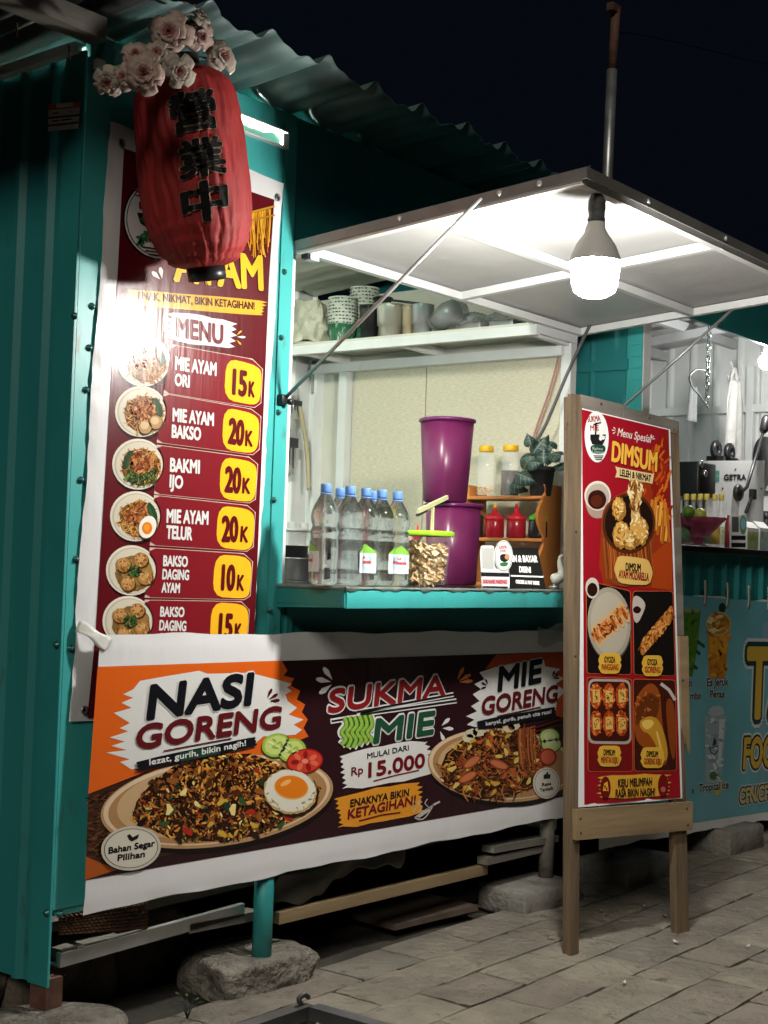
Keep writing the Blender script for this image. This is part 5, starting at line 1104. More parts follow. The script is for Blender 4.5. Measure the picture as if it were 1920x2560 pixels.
# goose figurine
g = at(1385, 1478, y=-.10); go = thing('goose_figurine', 'small white goose figurine with an orange beak by the placard', 'figurine', (g.x, -.10, CT))
m_goose = M('goose_white', (.72, .70, .64), .35); G = V3(go.location); k = .00171
mb = MB()
bx = lambda x, z, o=0.0: G+ux*((x-1500)*k*.48)+V3((0, 0, (1705-z)*k*.48))-fx*o
mb.tube(ease([bx(1480, 1648), bx(1492, 1650), bx(1510, 1655), bx(1530, 1645), bx(1541, 1620), bx(1532, 1590), bx(1526, 1560), bx(1528, 1545), bx(1536, 1538), bx(1542, 1538)], 4), [.002]+[.010+.016*sin(pi*min(1, i/17)) for i in range(15)]+[.018-.0011*i if i < 9 else .0075 for i in range(17)]+[.0078, .0085, .0075, .004], m_goose, 16)
mb.build('body', go)
mb = MB(); mb.tube([bx(1540, 1538), bx(1552, 1543)], [.0055, .0015], M('beak', (.62, .25, .08), .4), 10); mb.build('beak', go)
mb = MB(); mb.lathe([(.022, 0), (.022, .006), (.020, .010), (.006, .012), (.005, .028)], G, m_grey, 18); mb.build('base', go)
# stove pots at the back left
px_ = at(735, 1435, y=.75)
for (a, b, c, d, mt, lb) in ((728, 1432, .075, .085, M('pot_steel', (.16, .16, .16), .35, metal=.8), 'low dark steel pot behind the bottles at the left of the hatch'), (700, 1425, .085, .135, m_black, 'taller black pot at the far left of the hatch')):
    q = at(a, b, y=.62 if a == 728 else .70); t = thing('cooking_pot', lb, 'pot', (q.x, q.y, CT-.0), 0, 'pots at the back')
    mb = MB(); mb.lathe([(c*1.25, 0), (c*1.3, .006), (c*1.32, d), (c*1.37, d+.003), (c*1.37, d+.007), (c*1.28, d+.006), (c*1.25, .01), (.001, .009)], t.location, mt, 36); mb.build('pot_body', t)
    for sg in (-1, 1):
        mb = MB(); cc = V3(t.location)+ux*(sg*c*1.33)+V3((0, 0, d*.75)); mb.tube(ease([cc-fx*.03, cc+ux*sg*.025, cc+fx*.03], 6), .006, mt, 8); mb.build('handle', t)
mb = MB(); mb.box((1.62, .80, CT-.02), (1.35, .78, .03), m_black); q = mb.build('stove_table'); tag(q, 'low black work table behind the counter that carries the pots', 'table')
for i, (px, lb) in enumerate(((727, 'clear tub with sliced lime behind the pots'), (757, 'clear tub with a red lidded bottle inside, right of the lime tub'))):
    q = at(px, 1390, y=.95); t = thing('clear_tub', lb, 'tub', (q.x, .95, CT), 0, 'clear tubs at the back')
    mb = MB(); mb.lathe([(.06, 0), (.065, .004), (.068, .21), (.072, .213)], t.location, M('tub_clear', (.9, .9, .88), .1, alpha=.25, spec=.9), 28, close=False); mb.build('tub_body', t)
    mb = MB(); mb.lathe([(.074, .210), (.074, .222), (.02, .226), (.02, .250), (.001, .252)], t.location, M('tub_lid', (.7, .7, .68), .3, trans=.5), 24); mb.build('lid', t)
    mb = MB(); mb.lathe([(.05, .02), (.052, .08), (.03, .10), (.001, .102)], t.location, M('lime_pile%d' % i, ((.42, .52, .06), (.30, .10, .05))[i], .5, var=(50, .5)), 18); mb.build('tub_contents', t)
# things hanging on the white back wall
for i, (px, py, w, h, lb) in enumerate(((722, 1110, .12, .30, 'clear bag of wrapped spoons hung on the back wall'), (735, 1010, .09, .16, 'clear bag hung above the spoon bag on the back wall'))):
    q = at(px, py, y=YB-.05); t = thing('hanging_bag', lb, 'bag', tuple(q), 0, 'clear bags on the back wall'); mbg = M('bag_film', (.80, .80, .76), .2, trans=.55, alpha=.65, bump=(40, 1.0, .01))
    mb = MB(); mb.grid(lambda u, v: q+V3(((u-.5)*w*(.7+.3*sin(pi*v)), -.02*sin(pi*u)*(.6+.4*sin(7*v+i)), (.5-v)*h)), 10, 14, mbg); mb.build('film', t, solid=.001)
    mb = MB()
    for j in range(5): mb.tube([q+V3(((j-2)*w*.13, -.006, -h*.4)), q+V3(((j-2)*w*.10, -.006, h*.25))], .004, m_grey if j % 2 else m_black, 6)
    mb.build('bag_contents', t)
    mb = MB(); mb.box(q+V3((0, -.026, h*.02)), (w*.7, .002, h*.16), M('bag_print', (.03, .03, .035), .4)); mb.build('printed_band', t)
q = at(803, 935, y=YB-.04); mb = MB()
for j in range(3): mb.bar(q+V3((.05*(j-1), 0, -.10)), q+V3((.05*(j-1), 0, .06)), .032, .02, m_grey, up=(1, 0, 0))
mb.bar(q+V3((-.09, 0, .05)), q+V3((.09, 0, .05)), .02, .015, m_grey); tag(mb.build('utensil_rack'), 'grey utensil rack of three slots on the back wall by the post', 'rack')
a = at(748, 1010, y=YB-.06); b = at(772, 1225, y=YB-.10); mb = MB(); mb.tube(ease([a, (a+b)/2+V3((.02, 0, 0)), b]), .012, M('bamboo', (.42, .36, .22), .6), 10); tag(mb.build('bamboo_stick'), 'pale bamboo stick leaning against the white back wall', 'stick')
# ------------------------------------------------------------------ things on the shelf
SHX = 2.60; SZ_ = SZT+.013
def shy(px, x=SHX): return at(px, 830, x=x).y
q = V3((SHX, shy(772), SZ_)); mb = MB()
def bagf(u, v):
    a = u*2*pi; z = v; r = .085*(1-.25*z)*(1+.10*sin(a*5+z*6)+.07*sin(a*9-z*11)); return q+V3((r*cos(a)*1.0, r*sin(a)*1.25, .012+.20*z+.012*sin(a*4+z*9)))
mb.grid(bagf, 44, 16, M('bag_pale', (.62, .60, .47), .25, trans=.25, bump=(35, 1.0, .012))); mb.add([bagf(i/44, 1) for i in range(44)], [list(range(44))], M('bag_pale', (0, 0, 0)))
mb.lathe([(.082, 0), (.086, .012)], q, M('bag_pale', (0, 0, 0)), 20); tag(mb.build('plastic_bag'), 'crumpled pale plastic bag at the left end of the high shelf', 'bag')
def cupstack(px, x, n, label, z=SZ_, cols=None):
    t = thing('cup_stack', label, 'cups', (x, shy(px, x), z), 0, 'paper cup stacks on the high shelf'); B = V3(t.location)
    mb = MB(); mb.lathe([(.052, 0), (.055, .002), (.068, .088)], B, M('cup_print', (.015, .11, .05), .5, dirt=(30, (.60, .64, .56), .53), stretch=(1.6, 1.6, .5)), 32); mb.build('cup', t)
    for i in range(n):
        zz = .088+i*.0165; mb = MB(); mb.lathe([(.066, zz), (.069, zz+.010), (.0715, zz+.0105), (.0725, zz+.0135), (.0715, zz+.0155), (.066, zz+.0155)], B, m_cup, 32)
        for j in range(26):
            a = j*2*pi/26+i*.7; rgx = (j*7+i*3) % 5
            if rgx: flat_arc(mb, B, .0688+.0006, a, a+.10+.02*rgx, zz+.002, zz+.0075, m_black, 2)
        mb.build('cup', t)
cupstack(855, 2.60, 8, 'taller looking front stack of green and white paper cups on the high shelf'); cupstack(908, 2.72, 12, 'rear stack of paper cups with lettered rims behind the front stack')
def cups(px, x, r, h, n, mat, label):
    t = thing('cup_stack', label, 'cups', (x, shy(px, x), SZ_), 0, 'dark and clear cup stacks on the high shelf'); B = V3(t.location)
    mb = MB(); mb.lathe([(r*.78, 0), (r*.8, .002), (r*.84, h*.38), (r*.94, h*.385), (r, h*.98), (r*1.02, h), (r*.96, h), (r*.9, h*.7), (.001, h*.7)], B, mat, 30); mb.build('cups_body', t)
    mb = MB()
    for i in range(n): mb.lathe([(r*1.0, h+.001+i*.006), (r*1.035, h+.002+i*.006), (r*1.035, h+.005+i*.006), (r*1.0, h+.006+i*.006)], B, mat, 30)
    if n: mb.build('rims', t)
cups(923, 2.58, .050, .145, 3, m_black, 'black plastic cup stack beside the paper cups')
cups(975, 2.58, .066, .150, 1, M('cup_silver', (.62, .58, .50), .3, metal=.7), 'wide silver grey cup stack in the middle of the high shelf')
cups(1022, 2.60, .034, .140, 1, M('cup_tan', (.46, .36, .24), .35, metal=.3), 'narrow tan cup stack right of the silver stack')
cups(1056, 2.58, .052, .140, 0, m_grey, 'grey cup stack wrapped in clear film on the high shelf')
q = V3((2.58, shy(1118, 2.58), SZ_)); t = thing('cup_bag', 'clear bag of tilted cups at the right of the cup stacks', 'bag', tuple(q))
mb = MB(); mb.tube([q+V3((0, .05, .05)), q+V3((-.02, -.02, .09)), q+V3((-.02, -.06, .10))], [.045, .05, .05], m_grey, 24); mb.build('cups', t)
mb = MB(); mb.tube([q+V3((0, .07, .052)), q+V3((-.01, -.01, .082)), q+V3((-.02, -.085, .10))], [.050, .060, .056], M('bag_film2', (.85, .85, .85), .12, trans=.7, alpha=.5, bump=(40, 1, .01)), 20); mb.build('film', t)
q = V3((2.57, shy(955, 2.57), SZ_+.160)); mb = MB(); t = thing('ladle', 'black ladle lying across the cup stacks on the high shelf', 'ladle', tuple(q))
mb.lathe([(.001, .0), (.03, .004), (.045, .018), (.048, .032), (.045, .031), (.03, .010), (.001, .006)], q, m_black, 24, axis=(-.3, -.2, .9)); mb.build('bowl', t)
mb = MB(); mb.bar(q+V3((0, -.03, .02)), q+V3((.03, -.22, -.012)), .018, .010, m_black); mb.build('handle', t)
for i, (px, w) in enumerate(((1190, .16), (1270, .16))):
    q = V3((2.66, shy(px, 2.66), SZ_)); mb = MB(); mb.grid(lambda u, v: q+V3(((v-.5)*.2, (u-.5)*w, .05+.045*sin(pi*u)*sin(pi*v)+.010*sin(u*17+v*9+i))), 16, 12, M('bag_film3', (.70, .72, .74), .15, trans=.4, alpha=.6, bump=(30, 1, .012)))
    mb.box(q+V3((.02, 0, .022)), (.16, w*.8, .04), m_grey, bev=.004); tag(mb.build('film_pack'), ('clear film pack lying flat on the high shelf', 'clear film pack at the right end of the high shelf')[i], 'pack')
# cables from the hinge corner to the plant
a = at(1485, 760, y=-.09); b = at(1478, 830, y=-.08); c = at(1400, 965, x=2.80); d = at(1335, 1112, x=2.80)
mb = MB(); mb.tube(ease([at(1478, 735, y=-.12), at(1500, 790, y=-.10), at(1478, 808, y=-.09), at(1420, 930, y=-.02), at(1365, 1060, x=2.78), d], 8), .0075, m_wire, 10); tag(mb.build('cable'), 'thick dark grey cable slanting from the awning hinge down to the plant', 'cable')
mb = MB(); e0 = XR-.022; mb.tube(ease([at(1452, 812, x=e0), at(1400, 820, x=e0), at(1398, 880, x=e0), at(1372, 980, x=e0), at(1340, 1070, x=e0), at(1330, 1112, x=e0)], 8), .0045, m_wirep, 8); mb.tube(ease([at(1440, 802, x=e0), at(1403, 812, x=e0-.006), at(1404, 880, x=e0), at(1380, 975, x=e0), at(1346, 1072, x=e0), at(1335, 1112, x=e0)], 8), .004, m_wirep, 8); tag(mb.build('cable'), 'pair of thin pink cables running down the wallpaper to the plant', 'cable')
# ================================================================== stones, timber and clutter under the stall
def rock(name, lo, hi, label, seed, mat=None, rz=0.0, rough=.10, group=None, pw=6.0):
    c = (V3(lo)+V3(hi))/2; h = (V3(hi)-V3(lo))/2; rg = random.Random(seed)
    bm = bmesh.new(); bmesh.ops.create_cube(bm, size=2); bmesh.ops.subdivide_edges(bm, edges=bm.edges[:], cuts=9, use_grid_fill=True)
    ph = [rg.uniform(0, 6.3) for _ in range(12)]
    for v in bm.verts:
        p = v.co; n = p.normalized(); m = max(abs(p.x), abs(p.y), abs(p.z))
        sup = 1/((abs(n.x)**pw+abs(n.y)**pw+abs(n.z)**pw)**(1/pw)); q = n*sup
        d = sum(sin(q.x*f+ph[i])*cos(q.y*f*1.1+ph[i+3])*sin(q.z*f*.9+ph[i+6]+q.x)/(.6*f) for i, f in enumerate((2.1, 4.3, 9.0)))
        d += .25*rough*rg.uniform(-1, 1)
        v.co = q*(1+rough*d*1.6)
    bm.verts.index_update(); vs = [v.co.copy() for v in bm.verts]; fs = [[v.index for v in f.verts] for f in bm.faces]; bm.free()
    R = Matrix.Rotation(rz, 3, 'Z'); mb = MB(); mb.add([c+R @ V3((p.x*h.x, p.y*h.y, p.z*h.z)) for p in vs], fs, mat or m_stone, True)
    return tag(mb.build(name), label, 'stone', group)
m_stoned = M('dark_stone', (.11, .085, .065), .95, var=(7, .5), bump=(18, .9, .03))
rock('stone', (.72, -.09, GZ-.04), (1.12, .19, .003), 'rounded chipped stone under the teal support post', 3, rz=-.12, rough=.11, pw=8)
m_conc = M('concrete', (.19, .18, .16), .9, var=(9, .3), bump=(45, .8, .012), dirt=(8, (.09, .085, .075), .58))
def block(lo, hi, label, rz):
    lo, hi = V3(lo), V3(hi); mb = MB(); mb.box((lo+hi)/2, hi-lo, m_conc, R=Matrix.Rotation(rz, 3, 'Z'), bev=.014); rgb = random.Random(3)
    mb.v = [p+V3((rgb.uniform(-.004, .004), rgb.uniform(-.004, .004), rgb.uniform(-.004, .004))) for p in mb.v]
    return tag(mb.build('concrete_block'), label, 'block')
block((2.38, -.16, GZ-.03), (2.78, .10, -.02), 'squared concrete block under the far support post beside the board', -.10)
rock('stone', (-.30, -.22, GZ-.04), (.19, .16, .003), 'low flat stone under the rusty corner leg', 12, rz=.1, rough=.10)
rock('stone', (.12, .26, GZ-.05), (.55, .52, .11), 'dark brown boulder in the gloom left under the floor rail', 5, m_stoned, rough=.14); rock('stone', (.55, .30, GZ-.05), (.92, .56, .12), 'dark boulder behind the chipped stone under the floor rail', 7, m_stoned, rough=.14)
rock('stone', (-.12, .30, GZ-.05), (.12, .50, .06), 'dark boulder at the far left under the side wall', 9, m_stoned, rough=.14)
def plank(q0, q1, y, w, d, mat, label, dz=0.0, name='plank', group=None):
    a = at(*q0, y=y); b = at(*q1, y=y); mb = MB(); mb.bar(a+V3((0, 0, dz)), b+V3((0, 0, dz)), d, w, mat); return tag(mb.build(name), label, 'plank', group)
plank((195, 2368), (296, 2346), .06, .026, .07, m_woodg, 'short grey timber offcut lying first on the floor rail')
plank((298, 2352), (446, 2320), .055, .028, .06, m_woodg, 'grey timber offcut lying in the middle of the floor rail')
plank((458, 2318), (634, 2284), .05, .030, .06, m_woodg, 'grey timber offcut lying on the floor rail against the teal post')
plank((142, 2385), (180, 2374), .05, .03, .05, m_woodg, 'broken timber stub at the left end of the floor rail')
plank((690, 2295), (1212, 2172), .02, .040, .03, m_woodx, 'long pale timber beam running low under the long banner')
plank((1206, 2152), (1372, 2114), .00, .030, .05, m_woodg, 'lower grey plank leaning beside the far support post'); plank((1220, 2122), (1382, 2094), -.005, .028, .06, m_woodg, 'upper grey plank beside the far support post')
mb = MB(); A, B, C_, D = at(145, 2285, y=.035), at(366, 2243, y=.035), at(366, 2322, y=.035), at(145, 2338, y=.035)
mb.grid(lambda u, v: A*(1-u)*(1-v)+B*u*(1-v)+C_*u*v+D*(1-u)*v+V3((0, -.006*abs(sin(v*pi*8))-.003*sin(u*pi*40+(int(v*8) % 2)*pi), 0)), 160, 48, m_rattan); tag(mb.build('woven_mat', solid=.002), 'brown woven rattan mat edge showing under the left end of the long banner', 'mat')
mb = MB(); A, B = at(700, 2225, y=.02), at(1010, 2125, y=.02)
mb.grid(lambda u, v: A.lerp(B, u)+V3((0, .02*v+.02*sin(u*9+v*3), .05-.10*v-.02*sin(u*pi*2.2)+.008*sin(u*31)*v)), 40, 10, M('tarp', (.07, .065, .055), .7, var=(8, .3), bump=(20, .5, .01))); tag(mb.build('tarp', solid=.002), 'dark crumpled tarp sagging under the middle of the long banner', 'tarp')
mb = MB(); q = at(1080, 2310, z=GZ+.03); mb.box((q.x+.16, q.y+.28, GZ+.018), (.50, .42, .022), m_woodd, R=Matrix.Rotation(-.1, 3, 'Z')); tag(mb.build('board'), 'flat dark board lying on the ground under the stall', 'board')
# low steel frame in the foreground
q = at(770, 2508, z=.30); fr = thing('steel_frame_table', 'low grey steel table frame at the bottom edge in the foreground', 'table', (q.x-.3, q.y-.3, GZ))
m_fr = M('frame_steel', (.10, .10, .105), .5, metal=.4, var=(12, .3), dirt=(14, (.22, .21, .19), .64), bump=(30, .2, .01)); fx0, fy0 = q.x, q.y
mb = MB(); mb.bar((fx0-.62, fy0, .285), (fx0, fy0, .285), .036, .030, m_fr); mb.bar((fx0, fy0-.62, .2845), (fx0, fy0-.0185, .2845), .036, .030, m_fr); mb.bar((fx0-.62, fy0-.62, .285), (fx0-.0185, fy0-.62, .285), .036, .030, m_fr); mb.bar((fx0-.62, fy0-.60, .2845), (fx0-.62, fy0-.0185, .2845), .036, .030, m_fr); mb.build('frame', fr)
for dx in (-.602, 0):
    for dy in (-.602, 0):
        mb = MB(); mb.bar((fx0+dx, fy0+dy, GZ), (fx0+dx, fy0+dy, .269), .028, .028, m_fr, up=(1, 0, 0)); mb.build('leg', fr)
mb = MB(); mb.tube(ease([(fx0-.02, fy0+.002, .300), (fx0-.03, fy0+.002, .315), (fx0-.012, fy0+.002, .322), (fx0+.004, fy0+.002, .312)]), .006, m_fr, 8); mb.build('catch', fr)
# fallen leaves and a weed
rg = random.Random(21)
def leafm(name): return M(name, (.30, .24, .11), .7, var=(60, .4))
for i, (px, py) in enumerate(((1640, 2205), (1660, 2222), (1632, 2180), (1595, 2258), (1608, 2268), (1500, 2280), (1828, 2252), (1915, 2278), (1515, 2290), (1662, 2292), (1378, 2345), (1560, 2460), (1790, 2140), (1868, 2368), (1690, 2358))):
    q = at(px, py, z=GZ+.004); a = rg.uniform(0, 6.3); L = rg.uniform(.012, .024); mb = MB(); e = V3((cos(a), sin(a), 0)); n = V3((-e.y, e.x, 0))
    mb.grid(lambda u, v: q+e*((v-.5)*2*L)+n*((u-.5)*L*.9*sin(pi*min(1, v+.03)))+V3((0, 0, .003+.006*(v-.5)**2*4+.004*abs(u-.5))), 2, 5, leafm('dry_leaf') if i not in (11, 13, 14) else M('paper_scrap', (.6, .58, .52), .7))
    if i in (11, 13, 14): tag(mb.build('paper_scrap'), 'small pale paper scrap lying on the open paving', 'litter', 'paper scraps on the paving')
    else: tag(mb.build('fallen_leaf'), 'small dry leaf fallen on the paving near the sandwich board', 'leaf', 'dry leaves on the paving')
q = at(468, 2548, z=GZ); mb = MB()
for i in range(7):
    a = i*.9; t_ = q+V3((.03*cos(a), .03*sin(a), .05+.01*(i % 3))); mb.tube([q, (q+t_)/2+V3((0, 0, .012)), t_], [.0015, .0012, .0006], m_leaf, 5); mb.grid(lambda u, v: t_+V3((cos(a), sin(a), .3))*(v*.018)+V3((-sin(a), cos(a), 0))*((u-.5)*.010*sin(pi*min(1, v+.05))), 2, 4, M('weed_green', (.05, .09, .03), .6))
tag(mb.build('weed'), 'tiny green weed growing between paving stones near the front', 'plant')
# ================================================================== second stall to the right
Z8 = lambda x, y: (x/2.765+1400, y/2.765+650)
Y2 = -.12; X2 = at(1606, 900, y=Y2).x; X2R = 6.3; YB2 = 1.60
st2 = thing('food_stall', 'second teal food stall at the right, with a drinks banner and lit interior', 'stall', (4.6, .6, GZ))
ZC2 = at(1800, 1368, y=Y2).z; ZH = at(1750, 803, y=Y2).z
mb = MB(); ribbed(mb, (X2, Y2+.08, .12), (0, 1, 0), (0, 0, 1), (-1, 0, 0), YB2-Y2-.08, 2.80, .20, .03, .012, m_tealD); mb.box((X2-.008, .75, 2.28), (.01, 1.6, .05), m_tealD); mb.build('side_wall', st2)
mb = MB(); mb.box((X2+.006, Y2+.04, 1.55), (.012, .085, 2.85), m_teal2); mb.box((X2+.035, Y2-.004, 1.55), (.07, .006, 2.85), m_white); mb.build('corner_trim', st2)
for i in range(9): mb = MB(); mb.box((X2-.002, Y2+.03, 2.05+i*.055), (.004, .055, .018), m_teal2); mb.build('trim_rib', st2)
mb = MB(); ribbed(mb, (X2+.07, Y2+.02, .12), (1, 0, 0), (0, 0, 1), (0, -1, 0), X2R-X2, ZC2-.14, .16, .06, .018, m_tealD); mb.build('front_panel', st2)
mb = MB(); mb.box(((X2+X2R)/2, Y2+.01, (ZH+2.98)/2), (X2R-X2-.02, .02, 2.98-ZH), m_tealD); mb.build('head_panel', st2)
mb = MB(); mb.box(((X2+X2R)/2+.02, Y2+.22, ZC2-.02), (X2R-X2, .56, .034), m_black, bev=.004); mb.build('counter_top', st2)
mb = MB(); ribbed(mb, (X2, YB2, .15), (1, 0, 0), (0, 0, 1), (0, -1, 0), X2R-X2, 2.8, .17, .06, .02, m_white); mb.build('back_wall', st2)
mb = MB(); ribbed(mb, (X2R, Y2+.02, .15), (0, 1, 0), (0, 0, 1), (-1, 0, 0), YB2-Y2, 2.8, .17, .06, .02, m_white); mb.build('partition', st2)
mb = MB()
for z in (1.9, 2.42): mb.bar((X2R-.04, Y2+.05, z), (X2R-.04, YB2, z), .04, .05, m_white)
mb.bar((X2R-.04, .62, .3), (X2R-.04, .62, 2.7), .05, .05, m_white, up=(1, 0, 0)); mb.bar((X2R-.04, Y2+.06, .3), (X2R-.04, Y2+.06, 2.7), .05, .05, m_white, up=(1, 0, 0)); mb.build('wall_frame', st2)
m_ceil = M('grey_ceiling', (.42, .42, .43), .5, metal=.2, var=(4, .15))
mb = MB(); mb.grid(lambda u, v: V3((X2-.1+(X2R-X2+.3)*u, -.20+1.98*v, 2.985-.10*(-.20+1.98*v)+.02*(sin(u*2*pi*16)*.5+.5)**3)), 260, 8, m_ceil); mb.build('roof', st2, solid=.002)
mb = MB()
for y in (.25, .75, 1.25): mb.bar((X2+.03, y, 2.93-.10*y), (X2R-.03, y, 2.93-.10*y), .04, .06, m_ceil)
for x in (4.4, 5.5): mb.bar((x, Y2+.03, 2.885), (x, YB2, 2.72), .04, .05, m_ceil)
mb.build('roof_beam', st2)
for x, y in ((3.30, .0), (4.30, -.02)):
    mb = MB(); mb.tube([(x, y, GZ), (x, y, .2)], .035, m_woodg, 12); mb.build('support_post', st2)
mb = MB(); mb.box(((X2+X2R)/2, .8, .16), (X2R-X2, 1.5, .03), m_woodd); mb.build('floor', st2)
block((3.12, -.22, GZ-.03), (3.56, .06, -.005), 'grey concrete block under the second stall seen between the board legs', -.04); block((4.17, -.24, GZ-.03), (4.55, .02, .015), 'grey concrete block under the second stall at the right edge', -.05)
# drinks banner clipped to the second stall
SD = Surf((X2, Y2-.025, .6), (1, 0, 0), (0, 0, 1)); drk = thing('drinks_banner', 'blue green drinks banner with big yellow letters clipped to the second stall', 'banner', (X2+.6, Y2-.025, 0))
sheet('sheet', SD, [(1497, 1470), (2150, 1521), (2150, 2014), (1497, 2122)], drk, amp=.006, seed=7)
kd = 1.0; iD = lambda c: ink(c, 1.0, .45)
mb = MB(); SD.poly(mb, [(1500, 1472), (2148, 1523), (2148, 1994), (1500, 2092)], M('print_teal', (.11, .32, .38), .42, var=(2.2, .3, (.15, .43, .50)), bump=(6, .35, .012)), 3); mb.build('printed_ground', drk)
mb = MB()
SD.poly(mb, [Z5(*p) for p in ((225, 350), (362, 350), (340, 600), (305, 800), (250, 800))], iD('#4a7a24'), 5); SD.ell(mb, Z5(290, 345), 26, 7, iD('#8aa07a'), 6); SD.flecks(mb, inpoly([Z5(*p) for p in ((225, 350), (362, 350), (340, 600), (305, 800), (250, 800))]), (*Z5(225, 350), *Z5(362, 800)), 30, (6, 18), [iD('#2f5c1c'), iD('#6d9a34'), iD('#35641c')], 5.5, 2.5, 3)
for p in ((350, 570), (345, 640), (325, 740), (375, 590)): SD.ell(mb, Z5(*p), 7, 4, iD('#2a4a30'), 6, .8)
mb.build('drink_picture', drk)
mb = MB(); c = Z5(485, 440)
SD.poly(mb, [Z5(*p) for p in ((408, 480), (562, 480), (528, 818), (418, 818))], iD('#c07a1c'), 5); SD.poly(mb, [Z5(*p) for p in ((420, 520), (550, 520), (540, 640), (424, 640))], iD('#d89a2a'), 5.4)
SD.flecks(mb, inpoly([Z5(*p) for p in ((412, 500), (560, 500), (530, 810), (420, 810))]), (*Z5(405, 490), *Z5(565, 815)), 40, (8, 22), [iD('#d8a23a'), iD('#a8641a'), iD('#c88a26')], 5.8, 2.2, 4)
SD.ell(mb, c, 31, 30, iD('#c8b088'), 6.5); SD.ell(mb, c, 28, 27, iD('#b5842c'), 7); SD.flecks(mb, inell(c[0], c[1], 25, 24), (c[0]-28, c[1]-28, c[0]+28, c[1]+28), 22, (8, 20), [iD('#d8b05a'), iD('#9a6a1c'), iD('#e8d09a')], 7.4, 2, 5); SD.ell(mb, Z5(510, 330), 9, 12, iD('#24382c'), 6); mb.build('drink_picture', drk)
mb = MB(); SD.poly(mb, [Z5(*p) for p in ((388, 1080), (545, 1075), (530, 1200), (500, 1545), (395, 1545))], iD('#8fa3ab'), 5); SD.poly(mb, chaikin([Z5(*p) for p in ((400, 1080), (430, 1010), (510, 1005), (535, 1075))], 1), iD('#a5b5bb'), 5.5); SD.poly(mb, [Z5(*p) for p in ((490, 1100), (530, 1100), (500, 1400), (480, 1400))], iD('#b9c6ca'), 5.6)
SD.flecks(mb, inpoly([Z5(*p) for p in ((395, 1090), (540, 1090), (500, 1540), (400, 1540))]), (*Z5(390, 1090), *Z5(545, 1540)), 34, (6, 18), [iD('#a9b8be'), iD('#7d929b'), iD('#c5d0d4')], 5.8, 1.8, 6)
SD.poly(mb, chaikin([Z5(*p) for p in ((455, 1220), (475, 1270), (440, 1290), (445, 1260))], 1), iD('#2a3540'), 7); SD.strip(mb, [Z5(420, 1290), Z5(430, 1330), Z5(455, 1345), Z5(478, 1320), Z5(480, 1285), Z5(430, 1300)], 2.5, iD('#2a3540'), 7); SD.ell(mb, Z5(450, 1490), 10, 11, iD('#3a6a2c'), 6, .6); SD.ell(mb, Z5(485, 1580), 8, 20, iD('#b5a050'), 6, .3); mb.build('drink_picture', drk)
wo = iD('#c8ccc8'); bk = iD('#1c2a30')
for t, a, b, h in (('Es Jeruk', (400, 872), (552, 866), 58), ('Peras', (420, 950), (522, 948), 52), ('h', (278, 876), (298, 875), 58), ('mbo', (285, 962), (360, 958), 52), ('Tropical ice', (345, 1604), (552, 1576), 58), ('a', (295, 1608), (312, 1606), 40)): mb = MB(); SD.text(mb, t, Z5(*a), Z5(*b), h/2.765, bk, 9, .035, outl=((.09, wo, 7),)); mb.build('drink_name', drk)
mb = MB(); gold = iD('#c9a43a'); dk = iD('#173c44')
SD.text(mb, 'TA', Z5(660, 1090), Z5(1015, 1060), 183, gold, 14, .03, outl=((.10, wo, 7), (.07, dk, 9)))
SD.text(mb, 'FOOD', Z5(648, 1438), Z5(940, 1410), 78, gold, 14, .035, outl=((.12, wo, 7), (.075, bk, 9)))
SD.text(mb, 'CFN/CFD', Z5(622, 1682), Z5(862, 1645), 38, iD('#bfae78'), 14, .04, outl=((.15, wo, 7), (.10, bk, 9))); SD.ell(mb, Z5(815, 490), 12, 24, iD('#7fa0b8'), 5); SD.strip(mb, [Z5(790, 1120), Z5(790, 1540)], 9, iD('#7f9aa4'), 5); mb.build('big_lettering', drk)
for i, (px, py) in enumerate(((388, 225), (543, 240), (690, 255), (825, 265))):
    q = SD.p(Z5(px, py), 10); mb = MB(); mb.grid(lambda u, v: q+V3(((u-.5)*.030, -.004*sin(v*3), (v-.5)*.125)), 2, 6, M('tape_tan', (.50, .46, .36), .5)); tag(mb.build('tape_strip', solid=.0005), ('tan tape strip holding the drinks banner beside the board', 'tan tape strip above the orange drink on the drinks banner', 'tan tape strip right of the orange drink on the drinks banner', 'tan tape strip at the right edge of the drinks banner')[i], 'tape')
# second stall: lamp and goods
q = at(1917, 905, y=.02); b2 = thing('light_bulb', 'lit bulb inside the second stall at the right edge', 'bulb', tuple(q))
mb = MB(); mb.lathe([(.046*sin(pi*i/10)+.0003, -.046*cos(pi*i/10)) for i in range(9)], q, M('bulb_glow_far', (.9, .9, .9), .4, emit=((1.0, .97, .92), 560)), 18); mb.build('diffuser', b2)
mb = MB(); mb.lathe([(.030, .035), (.02, .07), (.018, .10), (.012, .11)], q, m_house, 16); mb.build('socket', b2)
mb = MB(); mb.tube([q+V3((0, 0, .11)), V3((q.x, q.y, 2.86))], .004, m_wire, 6); mb.build('cord', b2)
YM = .16; SMm = Surf((4.2, YM, 1.5), (1, 0, 0), (0, 0, 1)); mac = thing('sealing_machine', 'white cup sealing machine with black lever on the second stall counter', 'machine', (4.4, YM, ZC2))
mb = MB(); f = [SMm.p(Z8(*p)) for p in ((1022, 1388), (1415, 1386), (1398, 1990), (1022, 1985))]; f[2].z = f[3].z = ZC2+.001; f[3].x = f[0].x; f[2].x = f[1].x; b = [p+V3((0, .20, 0)) for p in f]; mb.add(f+b, [(0, 1, 2, 3), (7, 6, 5, 4), (0, 4, 5, 1), (1, 5, 6, 2), (2, 6, 7, 3), (3, 7, 4, 0)], m_card); mb.build('housing', mac)
